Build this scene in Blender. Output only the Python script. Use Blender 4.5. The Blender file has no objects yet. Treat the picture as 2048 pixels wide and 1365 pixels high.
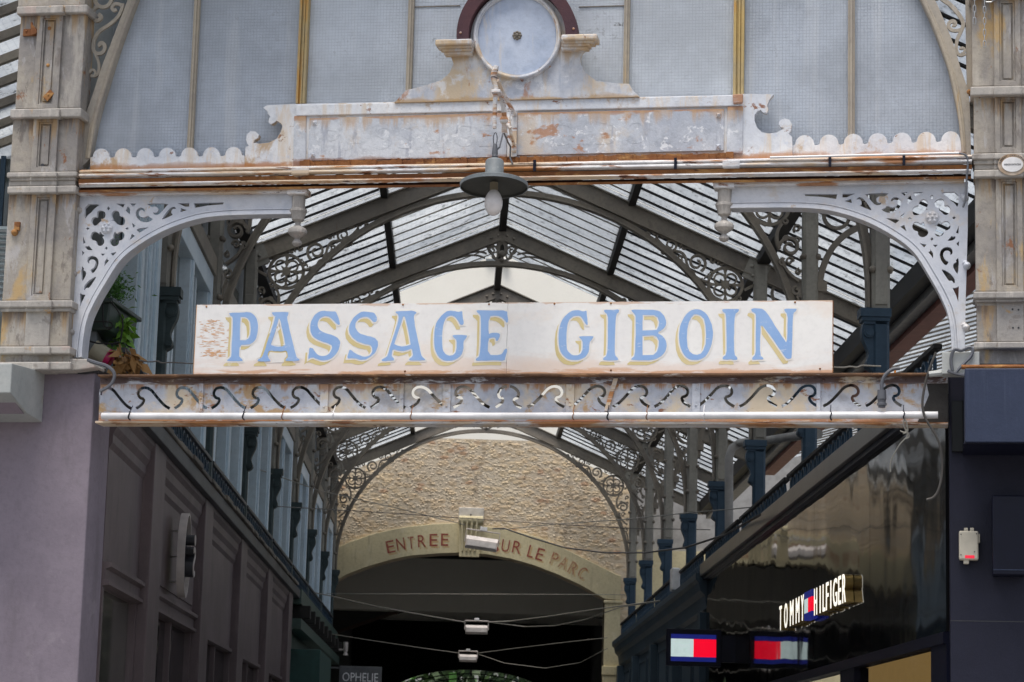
import bpy, math, random
from math import sin, cos, pi, radians, sqrt, atan2
from mathutils import Vector, Matrix
from mathutils.geometry import tessellate_polygon

random.seed(7)
SC = bpy.context.scene
COL = SC.collection

# ---------------------------------------------------------------- camera, sky, sun, exposure
PW, PH, FPX = 2048.0, 1365.0, 4860.0
YAW, PITCH, ROLL = radians(1.1), radians(10.1), radians(1.5)
CAM = Vector((0.0, -16.0, 1.6))
FW = Vector((sin(YAW)*cos(PITCH), cos(YAW)*cos(PITCH), sin(PITCH)))
R0 = Vector((cos(YAW), -sin(YAW), 0.0))
U0 = R0.cross(FW)
CX = R0*cos(ROLL) + U0*sin(ROLL)
CY = U0*cos(ROLL) - R0*sin(ROLL)
cd = bpy.data.cameras.new('camera')
co = bpy.data.objects.new('camera', cd)
COL.objects.link(co)
mw = Matrix((CX, CY, -FW)).transposed().to_4x4()
mw.translation = CAM
co.matrix_world = mw
cd.sensor_fit = 'HORIZONTAL'
cd.sensor_width = 36.0
cd.lens = 36.0*FPX/PW
cd.clip_start = 0.1
cd.clip_end = 900.0
cd.dof.use_dof = True
cd.dof.focus_distance = 16.4
cd.dof.aperture_fstop = 9.0
SC.camera = co

SUN_EL, SUN_AZ = radians(74), radians(205)      # azimuth clockwise from +Y: behind and left of the viewer
w = bpy.data.worlds.new('World')
SC.world = w
w.use_nodes = True
wn = w.node_tree
wn.nodes.clear()
sky = wn.nodes.new('ShaderNodeTexSky')
sky.sky_type = 'NISHITA'
sky.sun_disc = False
sky.sun_elevation = SUN_EL
sky.sun_rotation = SUN_AZ
sky.air_density = 1.0
sky.dust_density = 4.0
sky.ozone_density = 1.0
hs = wn.nodes.new('ShaderNodeHueSaturation')
hs.inputs['Saturation'].default_value = 0.62
bg = wn.nodes.new('ShaderNodeBackground')
bg.inputs['Strength'].default_value = 0.10
wo = wn.nodes.new('ShaderNodeOutputWorld')
wn.links.new(sky.outputs[0], hs.inputs['Color'])
wn.links.new(hs.outputs[0], bg.inputs['Color'])
wn.links.new(bg.outputs[0], wo.inputs['Surface'])
sl = bpy.data.lights.new('sun', 'SUN')
sl.energy = 1.5
sl.angle = radians(30)
sl.color = (1.0, 0.96, 0.9)
so = bpy.data.objects.new('sun', sl)
COL.objects.link(so)
sd = Vector((sin(SUN_AZ)*cos(SUN_EL), cos(SUN_AZ)*cos(SUN_EL), sin(SUN_EL)))
so.rotation_euler = sd.to_track_quat('Z', 'Y').to_euler()
so.location = (-6, -14, 20)
SC.view_settings.view_transform = 'Standard'
SC.view_settings.look = 'None'
SC.view_settings.exposure = 0.95
SC.view_settings.gamma = 1.0
SC.render.engine = 'CYCLES'
SC.cycles.use_denoising = True
SC.cycles.max_bounces = 9
SC.cycles.diffuse_bounces = 6
SC.cycles.transmission_bounces = 6
SC.cycles.transparent_max_bounces = 12
SC.cycles.caustics_reflective = False
SC.cycles.caustics_refractive = False

# ---------------------------------------------------------------- frames
class Frame:
    def __init__(s, o, x, y, z):
        s.o, s.x, s.y, s.z = Vector(o), Vector(x), Vector(y), Vector(z)
    def __call__(s, a, b, c=0.0):
        return s.o + s.x*a + s.y*b + s.z*c
TH = radians(10.95)
EF = Vector((cos(TH), -sin(TH), 0))
NF = Vector((-sin(TH), -cos(TH), 0))
FAC = Frame((0, 0, 0), EF, (0, 0, 1), NF)           # street facade: u right, v up, w towards the street
WLD = Frame((0, 0, 0), (1, 0, 0), (0, 1, 0), (0, 0, 1))
def ray(px, py):
    return FW*FPX + CX*(px-1024.0) - CY*(py-682.5)
def FP(px, py, wd=0.0):                              # photo pixel -> (u, v) on the facade plane at depth wd
    d = ray(px, py)
    s = (wd - NF.dot(CAM))/NF.dot(d)
    p = CAM + d*s
    return (p.dot(EF), p.z)
def FPL(pts, wd=0.0):
    return [FP(a, b, wd) for a, b in pts]
def FW3(px, py, wd=0.0):
    u, v = FP(px, py, wd)
    return FAC(u, v, wd)
def AT(px, py, dist):                                # photo pixel -> point at a distance along the passage
    d = ray(px, py)
    return CAM + d*(dist/d.y)
XC, HS, D0, BAY, EYE = 0.436, 2.83, 19.23, 3.943, 1.6
def colY(n):
    return D0 + BAY*n - 16.0
def PF(y):                                           # cross section of the passage at depth y
    return Frame((XC, y, EYE), (1, 0, 0), (0, 0, 1), (0, -1, 0))

# ---------------------------------------------------------------- mesh building
WL = {}
class MB:
    def __init__(s):
        s.v, s.f = [], []
    def add(s, vs, fs):
        b = len(s.v)
        s.v += [Vector(p) for p in vs]
        s.f += [tuple(i+b for i in f) for f in fs]
        return s
    def prism(s, fr, loop, z0, z1, holes=()):
        loops = [list(loop)] + [list(h) for h in holes]
        pts = [p for l in loops for p in l]
        tri = tessellate_polygon([[Vector((p[0], p[1], 0)) for p in l] for l in loops])
        n = len(pts)
        vs = [fr(p[0], p[1], z0) for p in pts] + [fr(p[0], p[1], z1) for p in pts]
        fs = []
        for t in tri:
            a, b, c = [Vector(pts[i]) for i in t]
            ar = (b.x-a.x)*(c.y-a.y) - (b.y-a.y)*(c.x-a.x)
            t = t if ar > 0 else (t[0], t[2], t[1])
            fs.append((t[0]+n, t[1]+n, t[2]+n))
            fs.append((t[0], t[2], t[1]))
        o = 0
        for li, l in enumerate(loops):
            m = len(l)
            A = sum(l[i][0]*l[(i+1) % m][1]-l[(i+1) % m][0]*l[i][1] for i in range(m))
            flip = (A < 0) != (li > 0)
            for i in range(m):
                j = (i+1) % m
                q = (o+i, o+j, o+j+n, o+i+n)
                fs.append(q[::-1] if flip else q)
            o += m
        return s.add(vs, fs)
    def box(s, fr, x0, x1, y0, y1, z0, z1):
        vs = [fr(x, y, z) for z in (z0, z1) for y in (y0, y1) for x in (x0, x1)]
        return s.add(vs, [(0, 2, 3, 1), (4, 5, 7, 6), (0, 1, 5, 4), (2, 6, 7, 3), (0, 4, 6, 2), (1, 3, 7, 5)])
    def wbox(s, x0, x1, y0, y1, z0, z1):
        return s.box(WLD, x0, x1, y0, y1, z0, z1)
    def tube(s, pts, r, seg=8):
        pts = [Vector(p) for p in pts]
        n = len(pts)
        rs = r if isinstance(r, (list, tuple)) else [r]*n
        vs, fs = [], []
        up = None
        for i in range(n):
            t = (pts[min(i+1, n-1)]-pts[max(i-1, 0)]).normalized()
            if up is None:
                up = Vector((0, 0, 1)) if abs(t.z) < 0.9 else Vector((1, 0, 0))
            a = (up - t*up.dot(t)).normalized()
            up = a
            b = t.cross(a)
            for k in range(seg):
                q = 2*pi*k/seg
                vs.append(pts[i] + (a*cos(q)+b*sin(q))*rs[i])
        for i in range(n-1):
            for k in range(seg):
                k2 = (k+1) % seg
                fs.append((i*seg+k, i*seg+k2, (i+1)*seg+k2, (i+1)*seg+k))
        fs.append(tuple(range(seg-1, -1, -1)))
        fs.append(tuple((n-1)*seg+k for k in range(seg)))
        return s.add(vs, fs)
    def lathe(s, o, ax, prof, seg=24):                # prof: (radius, height along ax)
        o, ax = Vector(o), Vector(ax).normalized()
        a = ax.orthogonal().normalized()
        b = ax.cross(a)
        vs, fs = [], []
        for r, h in prof:
            for k in range(seg):
                q = 2*pi*k/seg
                vs.append(o + ax*h + (a*cos(q)+b*sin(q))*max(r, 1e-4))
        for i in range(len(prof)-1):
            for k in range(seg):
                k2 = (k+1) % seg
                fs.append((i*seg+k, i*seg+k2, (i+1)*seg+k2, (i+1)*seg+k))
        return s.add(vs, fs)
    def ribbon(s, fr, pts, wid, z0, z1):
        n = len(pts)
        ws = wid if isinstance(wid, (list, tuple)) else [wid]*n
        L, R = [], []
        for i in range(n):
            a, b = pts[max(i-1, 0)], pts[min(i+1, n-1)]
            tx, ty = b[0]-a[0], b[1]-a[1]
            l = math.hypot(tx, ty) or 1e-9
            nx, ny = -ty/l, tx/l
            L.append((pts[i][0]+nx*ws[i]/2, pts[i][1]+ny*ws[i]/2))
            R.append((pts[i][0]-nx*ws[i]/2, pts[i][1]-ny*ws[i]/2))
        vs = []
        for i in range(n):
            vs += [fr(L[i][0], L[i][1], z0), fr(R[i][0], R[i][1], z0), fr(L[i][0], L[i][1], z1), fr(R[i][0], R[i][1], z1)]
        fs = []
        for i in range(n-1):
            a, b = 4*i, 4*i+4
            fs += [(a+2, a+3, b+3, b+2), (a, b, b+1, a+1), (a, a+2, b+2, b), (a+1, b+1, b+3, a+3)]
        fs += [(0, 1, 3, 2), (4*n-4, 4*n-2, 4*n-1, 4*n-3)]
        return s.add(vs, fs)
    def disc(s, fr, cx, cy, r, z0, z1, seg=16):
        return s.prism(fr, [(cx+r*cos(2*pi*k/seg), cy+r*sin(2*pi*k/seg)) for k in range(seg)], z0, z1)
    def dome(s, o, ax, r, h, seg=12):
        return s.lathe(o, ax, [(r*cos(t*pi/8), h*sin(t*pi/8)) for t in range(0, 5)], seg)
    def build(s, name, mat, parent=None, smooth=False, bevel=0.0, ang=38):
        xs = [p.x for p in s.v]; ys = [p.y for p in s.v]; zs = [p.z for p in s.v]
        o = Vector(((min(xs)+max(xs))/2, (min(ys)+max(ys))/2, min(zs)))
        me = bpy.data.meshes.new(name)
        me.from_pydata([p-o for p in s.v], [], s.f)
        me.validate()
        if smooth:
            me.polygons.foreach_set('use_smooth', [True]*len(me.polygons))
            me.set_sharp_from_angle(angle=radians(ang))
        me.update()
        me.materials.append(mat)
        ob = bpy.data.objects.new(name, me)
        COL.objects.link(ob)
        WL[ob.name] = o.copy()
        if parent is not None:
            ob.parent = parent
            ob.location = o - WL[parent.name]
        else:
            ob.location = o
        if bevel:
            m = ob.modifiers.new('edge', 'BEVEL')
            m.width = bevel
            m.segments = 2
            m.limit_method = 'ANGLE'
            m.angle_limit = radians(50)
        return ob
def tag(o, label=None, cat=None, group=None, kind=None):
    for k, v in (('label', label), ('category', cat), ('group', group), ('kind', kind)):
        if v:
            o[k] = v
    return o
def thing(name, loc, label, cat, group=None):
    o = bpy.data.objects.new(name, None)
    o.empty_display_size = 0.1
    COL.objects.link(o)
    o.location = loc
    WL[o.name] = Vector(loc)
    return tag(o, label, cat, group)
def dup(root, off, label=None):
    off = Vector(off)
    def cp(o, par):
        c = o.copy()
        COL.objects.link(c)
        c.parent = par
        for ch in [x for x in COL.objects if x.parent == o]:
            cp(ch, c)
        return c
    r = cp(root, None)
    r.location = root.location + off
    WL[r.name] = Vector(r.location)
    if label:
        r['label'] = label
    return r

# ---------------------------------------------------------------- materials
def newmat(name):
    m = bpy.data.materials.new(name)
    m.use_nodes = True
    nt = m.node_tree
    return m, nt, nt.nodes['Principled BSDF']
def setcol(sock, c):
    sock.default_value = (c[0], c[1], c[2], 1.0)
def posmap(nt, scale=(1, 1, 1), rotz=0.0, off=(0, 0, 0)):
    g = nt.nodes.new('ShaderNodeNewGeometry')
    mp = nt.nodes.new('ShaderNodeMapping')
    mp.inputs['Scale'].default_value = scale
    mp.inputs['Rotation'].default_value = (0, 0, rotz)
    mp.inputs['Location'].default_value = off
    nt.links.new(g.outputs['Position'], mp.inputs['Vector'])
    return mp.outputs[0]
def noise(nt, vec, scale, detail=5, rough=0.6, dist=0.0):
    n = nt.nodes.new('ShaderNodeTexNoise')
    n.inputs['Scale'].default_value = scale
    n.inputs['Detail'].default_value = detail
    n.inputs['Roughness'].default_value = rough
    n.inputs['Distortion'].default_value = dist
    nt.links.new(vec, n.inputs['Vector'])
    return n.outputs[0]
def ramp(nt, fac, a, b, lo=0.0, hi=1.0):
    r = nt.nodes.new('ShaderNodeMapRange')
    r.interpolation_type = 'SMOOTHSTEP'
    for i, v in ((1, a), (2, b), (3, lo), (4, hi)):
        r.inputs[i].default_value = v
    nt.links.new(fac, r.inputs[0])
    return r.outputs[0]
def mixc(nt, fac, a, b):
    m = nt.nodes.new('ShaderNodeMix')
    m.data_type = 'RGBA'
    if isinstance(fac, (int, float)):
        m.inputs[0].default_value = fac
    else:
        nt.links.new(fac, m.inputs[0])
    for s, v in ((m.inputs[6], a), (m.inputs[7], b)):
        if isinstance(v, tuple):
            s.default_value = (v[0], v[1], v[2], 1)
        else:
            nt.links.new(v, s)
    return m.outputs[2]
def mth(nt, op, a, b=None):
    m = nt.nodes.new('ShaderNodeMath')
    m.operation = op
    for i, v in enumerate((a, b)):
        if v is None:
            continue
        if isinstance(v, (int, float)):
            m.inputs[i].default_value = v
        else:
            nt.links.new(v, m.inputs[i])
    return m.outputs[0]
def sepz(nt):
    g = nt.nodes.new('ShaderNodeNewGeometry')
    s = nt.nodes.new('ShaderNodeSeparateXYZ')
    nt.links.new(g.outputs['Position'], s.inputs[0])
    return s.outputs[2]
def bump(nt, bsdf, h, strength=0.3, dist=0.01):
    b = nt.nodes.new('ShaderNodeBump')
    b.inputs['Strength'].default_value = strength
    b.inputs['Distance'].default_value = dist
    nt.links.new(h, b.inputs['Height'])
    nt.links.new(b.outputs[0], bsdf.inputs['Normal'])
_seed = [0]
def paint(name, c1, c2, layers=(), rough=0.6, fine=0.25, bmp=0.35, spec=0.3, metal=0.0, big=1.3):
    """worn paint: slow mottling between c1 and c2, then layers (colour, mapping scale, noise scale, threshold, softness, amount[, zlo, zhi])"""
    m, nt, b = newmat(name)
    _seed[0] += 1
    of = (_seed[0]*3.1, _seed[0]*1.7, _seed[0]*0.9)
    v = posmap(nt, (1, 1, 1), TH, of)
    c = mixc(nt, ramp(nt, noise(nt, v, big, 6, 0.65), 0.35, 0.65), c1, c2)
    f = noise(nt, v, 22, 5, 0.7)
    c = mixc(nt, ramp(nt, f, 0.42, 0.75, 0, fine), c, tuple(x*0.45 for x in c2))
    for L in layers:
        col, ms, ns, th, sf, am = L[:6]
        n = noise(nt, posmap(nt, ms, TH, (of[1], of[0], of[2]+th*7)), ns, 7, 0.68, 0.3)
        k = ramp(nt, n, th, th+sf, 0, am)
        if len(L) > 6:
            k = mth(nt, 'MULTIPLY', ramp(nt, mth(nt, 'ADD', n, mth(nt, 'MULTIPLY', ramp(nt, sepz(nt), L[6], L[7], 0, 1), 0.32)), th, th+sf, 0, am), ramp(nt, sepz(nt), L[6], L[7], 0, 1))
        if len(L) > 8:
            k = mth(nt, 'MULTIPLY', k, ramp(nt, sepz(nt), L[8]-.004, L[8]+.004, 1, 0))
        c = mixc(nt, k, c, col)
    nt.links.new(c, b.inputs['Base Color'])
    b.inputs['Roughness'].default_value = rough
    b.inputs['Metallic'].default_value = metal
    b.inputs['Specular IOR Level'].default_value = spec
    if bmp:
        bump(nt, b, mth(nt, 'ADD', noise(nt, v, 9, 6, 0.7), mth(nt, 'MULTIPLY', noise(nt, v, 60, 4, 0.7), 0.6)), bmp, 0.008)
    return m
def plain(name, c, rough=0.5, metal=0.0, spec=0.5, emit=None, es=1.0):
    m, nt, b = newmat(name)
    v = posmap(nt)
    n = ramp(nt, noise(nt, v, 7, 4, 0.6), 0.3, 0.7)
    nt.links.new(mixc(nt, n, tuple(x*0.85 for x in c), tuple(min(1, x*1.12) for x in c)), b.inputs['Base Color'])
    b.inputs['Roughness'].default_value = rough
    b.inputs['Metallic'].default_value = metal
    b.inputs['Specular IOR Level'].default_value = spec
    if emit:
        setcol(b.inputs['Emission Color'], emit)
        b.inputs['Emission Strength'].default_value = es
    return m

OCHRE, RUST, DRUST, ORANGE = (0.45, 0.28, 0.11), (0.24, 0.09, 0.03), (0.07, 0.028, 0.018), (0.42, 0.17, 0.045)
WHITE, GREYW, STONEG = (0.60, 0.61, 0.63), (0.40, 0.41, 0.44), (0.36, 0.33, 0.28)
ST = (7, 7, 0.9)                                     # vertical streaks
M = {}
DR = (9, 9, 0.7)                                     # narrow runs
ZB = [FP(85, y, .17)[1] for y in (28, 236, 387, 624)]
M['pillar'] = paint('pillar_paint', (0.42, 0.375, 0.31), (0.25, 0.235, 0.225), [((0.52, 0.48, 0.42), (4, 4, 1.2), 1.5, 0.50, 0.16, 0.6), ((0.22, 0.205, 0.20), (4, 4, 1.2), 1.1, 0.54, 0.16, 0.5), ((0.46, 0.45, 0.46), (3, 3, 1), 2, 0.56, 0.1, 0.6), ((0.50, 0.33, 0.13), (2, 2, 0.7), 1.8, 0.54, 0.10, 0.75), ((0.15, 0.125, 0.11), (3, 3, 1.2), 2.6, 0.575, 0.06, 0.6), (RUST, (3, 3, 2), 3.0, 0.615, 0.06, 0.85)] + [(cl, DR, 1.3, .74, .16, .75, zb-.40, zb, zb) for zb in ZB for cl in ((0.40, 0.24, 0.09),)] + [((0.13, 0.10, 0.085), DR, 1.7, .76, .14, .7, zb-.25, zb, zb) for zb in ZB], 0.7, 0.35, 0.4)
M['pillar_pale'] = paint('pillar_pale_paint', (0.44, 0.41, 0.37), (0.33, 0.31, 0.29), [((0.56, 0.52, 0.47), ST, 1.6, 0.53, 0.12, 0.7), ((0.46, 0.35, 0.31), (2, 2, 2), 2.0, 0.56, 0.1, 0.6), ((0.22, 0.19, 0.165), (3, 3, 3), 3.0, 0.57, 0.08, 0.6), ((0.46, 0.27, 0.09), (2, 2, 2), 2.4, 0.60, 0.08, 0.75)], 0.75, 0.35, 0.4)
M['white'] = paint('white_iron_paint', (0.80, 0.80, 0.80), (0.62, 0.65, 0.70), [((0.66, 0.55, 0.42), ST, 1.4, 0.50, 0.14, 0.75), (OCHRE, (1.5, 1.5, 1.2), 2.2, 0.56, 0.09, 0.75), ((0.50, 0.56, 0.68), (2, 2, 2), 2.2, 0.57, 0.1, 0.6), (RUST, (2, 2, 3), 5.0, 0.63, 0.05, 0.9), (ORANGE, (1, 1, 2), 3.0, 0.62, 0.14, 0.85, 5.73, 5.645)], 0.55, 0.3, 0.4)
M['panel'] = paint('panel_paint', (0.66, 0.68, 0.71), (0.42, 0.45, 0.51), [((0.60, 0.50, 0.39), (1.5, 1.5, 1), 1.8, 0.52, 0.13, 0.75), ((0.36, 0.38, 0.44), ST, 1.8, 0.55, 0.1, 0.7), ((0.76, 0.77, 0.79), (3, 3, 3), 5, 0.58, 0.06, 0.8), (ORANGE, (1.5, 1.5, 2.5), 3.0, 0.60, 0.07, 0.75), (RUST, (1, 1, 3), 3.5, 0.66, 0.12, 0.85, 5.73, 5.66), (ORANGE, (.8, .8, 3), 3.5, 0.68, 0.10, 0.8, 5.93, 5.985), ((0.50, 0.33, 0.19), DR, 1.2, .75, .16, .7, 5.76, 5.97, 5.99)], 0.6, 0.35, 0.5)
M['pediment'] = paint('pediment_paint', (0.70, 0.69, 0.68), (0.42, 0.46, 0.54), [((0.62, 0.47, 0.28), (1.6, 1.6, 0.9), 2.0, 0.50, 0.14, 0.8), ((0.33, 0.38, 0.47), ST, 1.2, 0.53, 0.12, 0.75), ((0.74, 0.75, 0.77), (2, 2, 2), 3, 0.56, 0.08, 0.7), (ORANGE, (2, 2, 1), 3.0, 0.58, 0.08, 0.65), (RUST, (2, 2, 2), 5.0, 0.63, 0.05, 0.85), (OCHRE, (1, 1, 2), 3, 0.66, 0.14, 0.8, 6.14, 6.06), ((0.50, 0.34, 0.18), (7, 7, .8), 1.2, .72, .16, .75, 6.10, 6.44, 6.46)], 0.6, 0.35, 0.45)
M['disc'] = paint('dial_paint', (0.55, 0.61, 0.72), (0.35, 0.42, 0.55), [((0.60, 0.56, 0.52), ST, 1.6, 0.54, 0.12, 0.7), ((0.24, 0.31, 0.43), ST, 0.9, 0.55, 0.12, 0.7)], 0.5, 0.2, 0.25)
M['mould'] = paint('moulding_paint', (0.76, 0.75, 0.74), (0.55, 0.55, 0.57), [((0.60, 0.45, 0.29), (0.7, 0.7, 5), 1.5, 0.46, 0.12, 0.85), (ORANGE, (.6, .6, 6), 2.0, 0.51, 0.08, 0.9), (RUST, (1.2, 1.2, 8), 3.0, 0.57, 0.06, 0.9), (DRUST, (1.5, 1.5, 8), 4.0, 0.61, 0.05, 0.9)], 0.55, 0.3, 0.4)
M['rust'] = paint('rusty_iron', (0.33, 0.14, 0.045), (0.19, 0.075, 0.03), [((0.46, 0.25, 0.09), (1, 1, 3), 2.5, 0.52, 0.12, 0.8), ((0.55, 0.47, 0.38), (1.5, 1.5, 4), 4.0, 0.63, 0.06, 0.8), (DRUST, (1.5, 1.5, 4), 4.5, 0.60, 0.08, 0.9)], 0.85, 0.5, 0.8)
M['darkrust'] = paint('dark_rust', (0.075, 0.03, 0.022), (0.04, 0.018, 0.014), [(ORANGE, (2, 2, 6), 4.0, 0.66, 0.06, 0.7)], 0.9, 0.4, 0.8)
M['purple'] = paint('bare_red_oxide', (0.10, 0.045, 0.05), (0.065, 0.035, 0.045), [(ORANGE, (3, 3, 3), 5.0, 0.70, 0.05, 0.7)], 0.8, 0.3, 0.5)
M['tan'] = paint('tan_bar_paint', (0.46, 0.40, 0.31), (0.36, 0.32, 0.27), [(OCHRE, ST, 2.0, 0.6, 0.1, 0.6)], 0.7, 0.3, 0.3)
M['ochrebar'] = paint('ochre_stained_bar', (0.50, 0.36, 0.14), (0.42, 0.34, 0.20), [((0.52, 0.26, 0.05), (6, 6, 0.7), 1.6, 0.5, 0.12, 0.85), (DRUST, (12, 12, 1.5), 2.4, 0.66, 0.05, 0.9)], 0.7, 0.3, 0.4)
M['arch'] = paint('arch_frame_paint', (0.42, 0.37, 0.30), (0.33, 0.31, 0.28), [((0.50, 0.46, 0.40), ST, 1.6, 0.55, 0.12, 0.6), (RUST, ST, 3, 0.66, 0.06, 0.7)], 0.7, 0.3, 0.4)
M['bracket'] = paint('bracket_paint', (0.66, 0.67, 0.70), (0.52, 0.55, 0.61), [((0.58, 0.52, 0.46), (2, 2, 2), 2.0, 0.54, 0.12, 0.6), ((0.42, 0.46, 0.53), (2, 2, 1), 1.7, 0.55, 0.12, 0.55), (OCHRE, (2, 2, 2), 3.0, 0.63, 0.06, 0.7)], 0.5, 0.2, 0.25)
M['girder'] = paint('girder_paint', (0.62, 0.64, 0.68), (0.40, 0.43, 0.50), [((0.66, 0.54, 0.36), (1, 1, 1.3), 1.8, 0.50, 0.12, 0.8), (OCHRE, (1, 1, 1.5), 2.6, 0.55, 0.08, 0.85), ((0.26, 0.25, 0.25), (1, 1, 1), 1.6, 0.58, 0.10, 0.6), (RUST, (1.3, 1.3, 3), 4.5, 0.60, 0.05, 0.9), (DRUST, (1, 1, 4), 4, 0.70, 0.10, 0.9, 4.12, 4.145), ((0.36, 0.17, 0.06), DR, 1.2, .74, .14, .85, 4.02, 4.135, 4.137), (ORANGE, (1, 1, 3), 3.5, 0.70, 0.12, 0.8, 3.98, 3.90)], 0.6, 0.3, 0.4)
M['sootgirder'] = paint('sooty_girder_paint', (0.07, 0.065, 0.06), (0.03, 0.028, 0.026), [(OCHRE, (1, 1, 2), 3.0, 0.6, 0.08, 0.7)], 0.7, 0.3, 0.4)
M['iron'] = paint('grey_brown_iron', (0.28, 0.245, 0.195), (0.18, 0.16, 0.135), [((0.17, 0.145, 0.115), (2, 2, 2), 2.5, 0.55, 0.12, 0.6), ((0.16, 0.09, 0.035), ST, 2.2, 0.63, 0.08, 0.7)], 0.6, 0.3, 0.3)
M['greyiron'] = paint('grey_column_paint', (0.33, 0.315, 0.27), (0.23, 0.22, 0.195), [((0.27, 0.25, 0.21), ST, 2.0, 0.55, 0.12, 0.6), ((0.20, 0.12, 0.05), ST, 2.2, 0.62, 0.08, 0.7)], 0.6, 0.3, 0.3)
M['black'] = paint('black_iron', (0.022, 0.02, 0.019), (0.014, 0.013, 0.013), [], 0.6, 0.2, 0.2)
M['blue'] = paint('blue_column_paint', (0.040, 0.075, 0.115), (0.028, 0.055, 0.085), [((0.07, 0.10, 0.13), (3, 3, 3), 3, 0.6, 0.1, 0.4)], 0.5, 0.25, 0.2)
M['green'] = paint('greenish_column_paint', (0.060, 0.085, 0.090), (0.040, 0.058, 0.060), [((0.11, 0.12, 0.10), ST, 2, 0.58, 0.1, 0.5)], 0.55, 0.3, 0.25)
M['winframe'] = paint('pale_blue_frame', (0.68, 0.79, 0.87), (0.58, 0.70, 0.79), [((0.22, 0.27, 0.30), ST, 2, 0.6, 0.1, 0.4)], 0.45, 0.2, 0.15)
M['sign'] = paint('sign_board', (0.88, 0.86, 0.82), (0.82, 0.80, 0.775), [((0.84, 0.70, 0.57), (0.7, 0.7, 1.5), 1.1, 0.54, 0.16, 0.5), ((0.74, 0.50, 0.36), (0.6, 0.6, 3), 2.0, 0.62, 0.20, 0.45, 4.44, 4.20), ((0.60, 0.28, 0.10), (0.7, 0.7, 5), 4.0, 0.72, 0.10, 0.7, 4.27, 4.20), ((0.55, 0.27, 0.11), (0.7, 0.7, 5), 4.0, 0.76, 0.08, 0.6, 4.63, 4.675)], 0.45, 0.12, 0.1)
M['signrust'] = paint('sign_rust_patch', (0.66, 0.37, 0.19), (0.74, 0.50, 0.33), [], 0.7, 0.3, 0.3)
M['lblue'] = paint('letter_blue', (0.27, 0.43, 0.72), (0.32, 0.48, 0.75), [((0.55, 0.64, 0.78), (2, 2, 8), 5, 0.60, 0.06, 0.7), ((0.62, 0.66, 0.74), (5, 5, 5), 7, 0.67, 0.04, 0.8)], 0.5, 0.05, 0.1, big=5)
M['lyel'] = paint('letter_yellow', (0.66, 0.54, 0.26), (0.72, 0.60, 0.34), [((0.78, 0.72, 0.58), (3, 3, 2), 4, 0.64, 0.06, 0.6)], 0.5, 0.05, 0.1)
M['lwhite'] = paint('letter_outline_cream', (0.84, 0.80, 0.74), (0.78, 0.75, 0.71), [], 0.5, 0.08, 0.1)
M['lilac'] = paint('lilac_render', (0.265, 0.225, 0.262), (0.215, 0.182, 0.215), [((0.17, 0.145, 0.16), (2.5, 2.5, 0.5), 1.6, 0.53, 0.14, 0.45), ((0.31, 0.27, 0.30), (1, 1, 1), 2.2, 0.57, 0.10, 0.5), ((0.12, 0.10, 0.11), (1, 1, 1), 0.9, 0.60, 0.12, 0.35)], 0.85, 0.2, 0.4)
M['mauve'] = paint('mauve_wood_paint', (0.165, 0.127, 0.13), (0.125, 0.096, 0.099), [((0.20, 0.16, 0.155), ST, 2, 0.54, 0.12, 0.5), ((0.085, 0.07, 0.07), (3, 3, .7), 1.8, 0.55, 0.12, 0.55)], 0.5, 0.15, 0.2)
M['gutter'] = paint('dark_grey_gutter', (0.085, 0.09, 0.098), (0.055, 0.058, 0.064), [((0.15, 0.15, 0.15), (2, 2, 2), 3, 0.62, 0.08, 0.5)], 0.5, 0.2, 0.3)
M['ragged'] = paint('weathered_capping', (0.25, 0.22, 0.18), (0.14, 0.125, 0.11), [], 0.8, 0.4, 0.6)
M['navy'] = paint('navy_render', (0.013, 0.014, 0.030), (0.010, 0.011, 0.024), [], 0.6, 0.2, 0.25)
M['navybox'] = paint('navy_box_paint', (0.034, 0.045, 0.085), (0.026, 0.036, 0.068), [((0.05, 0.063, 0.105), (14, 14, 0.5), 2, 0.52, 0.14, 0.5)], 0.45, 0.15, 0.2)
M['greybox'] = paint('pale_grey_sheet', (0.45, 0.46, 0.44), (0.36, 0.38, 0.37), [((0.30, 0.27, 0.16), (2, 2, 2), 2, 0.6, 0.1, 0.5), (RUST, (3, 3, 3), 4, 0.7, 0.05, 0.7)], 0.5, 0.25, 0.2)
M['cream'] = paint('cream_plaster', (0.66, 0.58, 0.36), (0.56, 0.49, 0.31), [((0.30, 0.26, 0.18), ST, 1.5, 0.56, 0.14, 0.6), ((0.66, 0.60, 0.42), (2, 2, 2), 2, 0.55, 0.12, 0.5)], 0.85, 0.3, 0.4)
M['creamwall'] = paint('cream_house_wall', (0.92, 0.89, 0.80), (0.89, 0.86, 0.77), [], 0.9, 0.05, 0.2)
M['lamp'] = paint('verdigris_enamel', (0.23, 0.25, 0.26), (0.15, 0.17, 0.18), [((0.36, 0.38, 0.36), (2, 2, 4), 3, 0.58, 0.1, 0.6)], 0.5, 0.3, 0.3)
M['lampin'] = plain('lamp_inside', (0.045, 0.046, 0.04), 0.5)
M['socket'] = plain('brass_socket', (0.28, 0.24, 0.17), 0.5)
M['bulb'] = plain('milky_bulb_glass', (0.70, 0.66, 0.64), 0.12)
M['pvc'] = plain('white_pvc', (0.72, 0.71, 0.71), 0.35)
M['cable'] = plain('grey_cable', (0.10, 0.105, 0.12), 0.5)
M['wire'] = plain('galvanised_wire', (0.23, 0.22, 0.19), 0.5, 0.4)
M['darkwire'] = plain('dark_wire', (0.06, 0.055, 0.05), 0.6)
M['chain'] = plain('galvanised_chain', (0.42, 0.43, 0.44), 0.4, 0.7)
M['flood'] = plain('floodlight_casing', (0.50, 0.45, 0.42), 0.45)
M['floodglass'] = plain('floodlight_glass', (0.62, 0.58, 0.55), 0.15)
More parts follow.
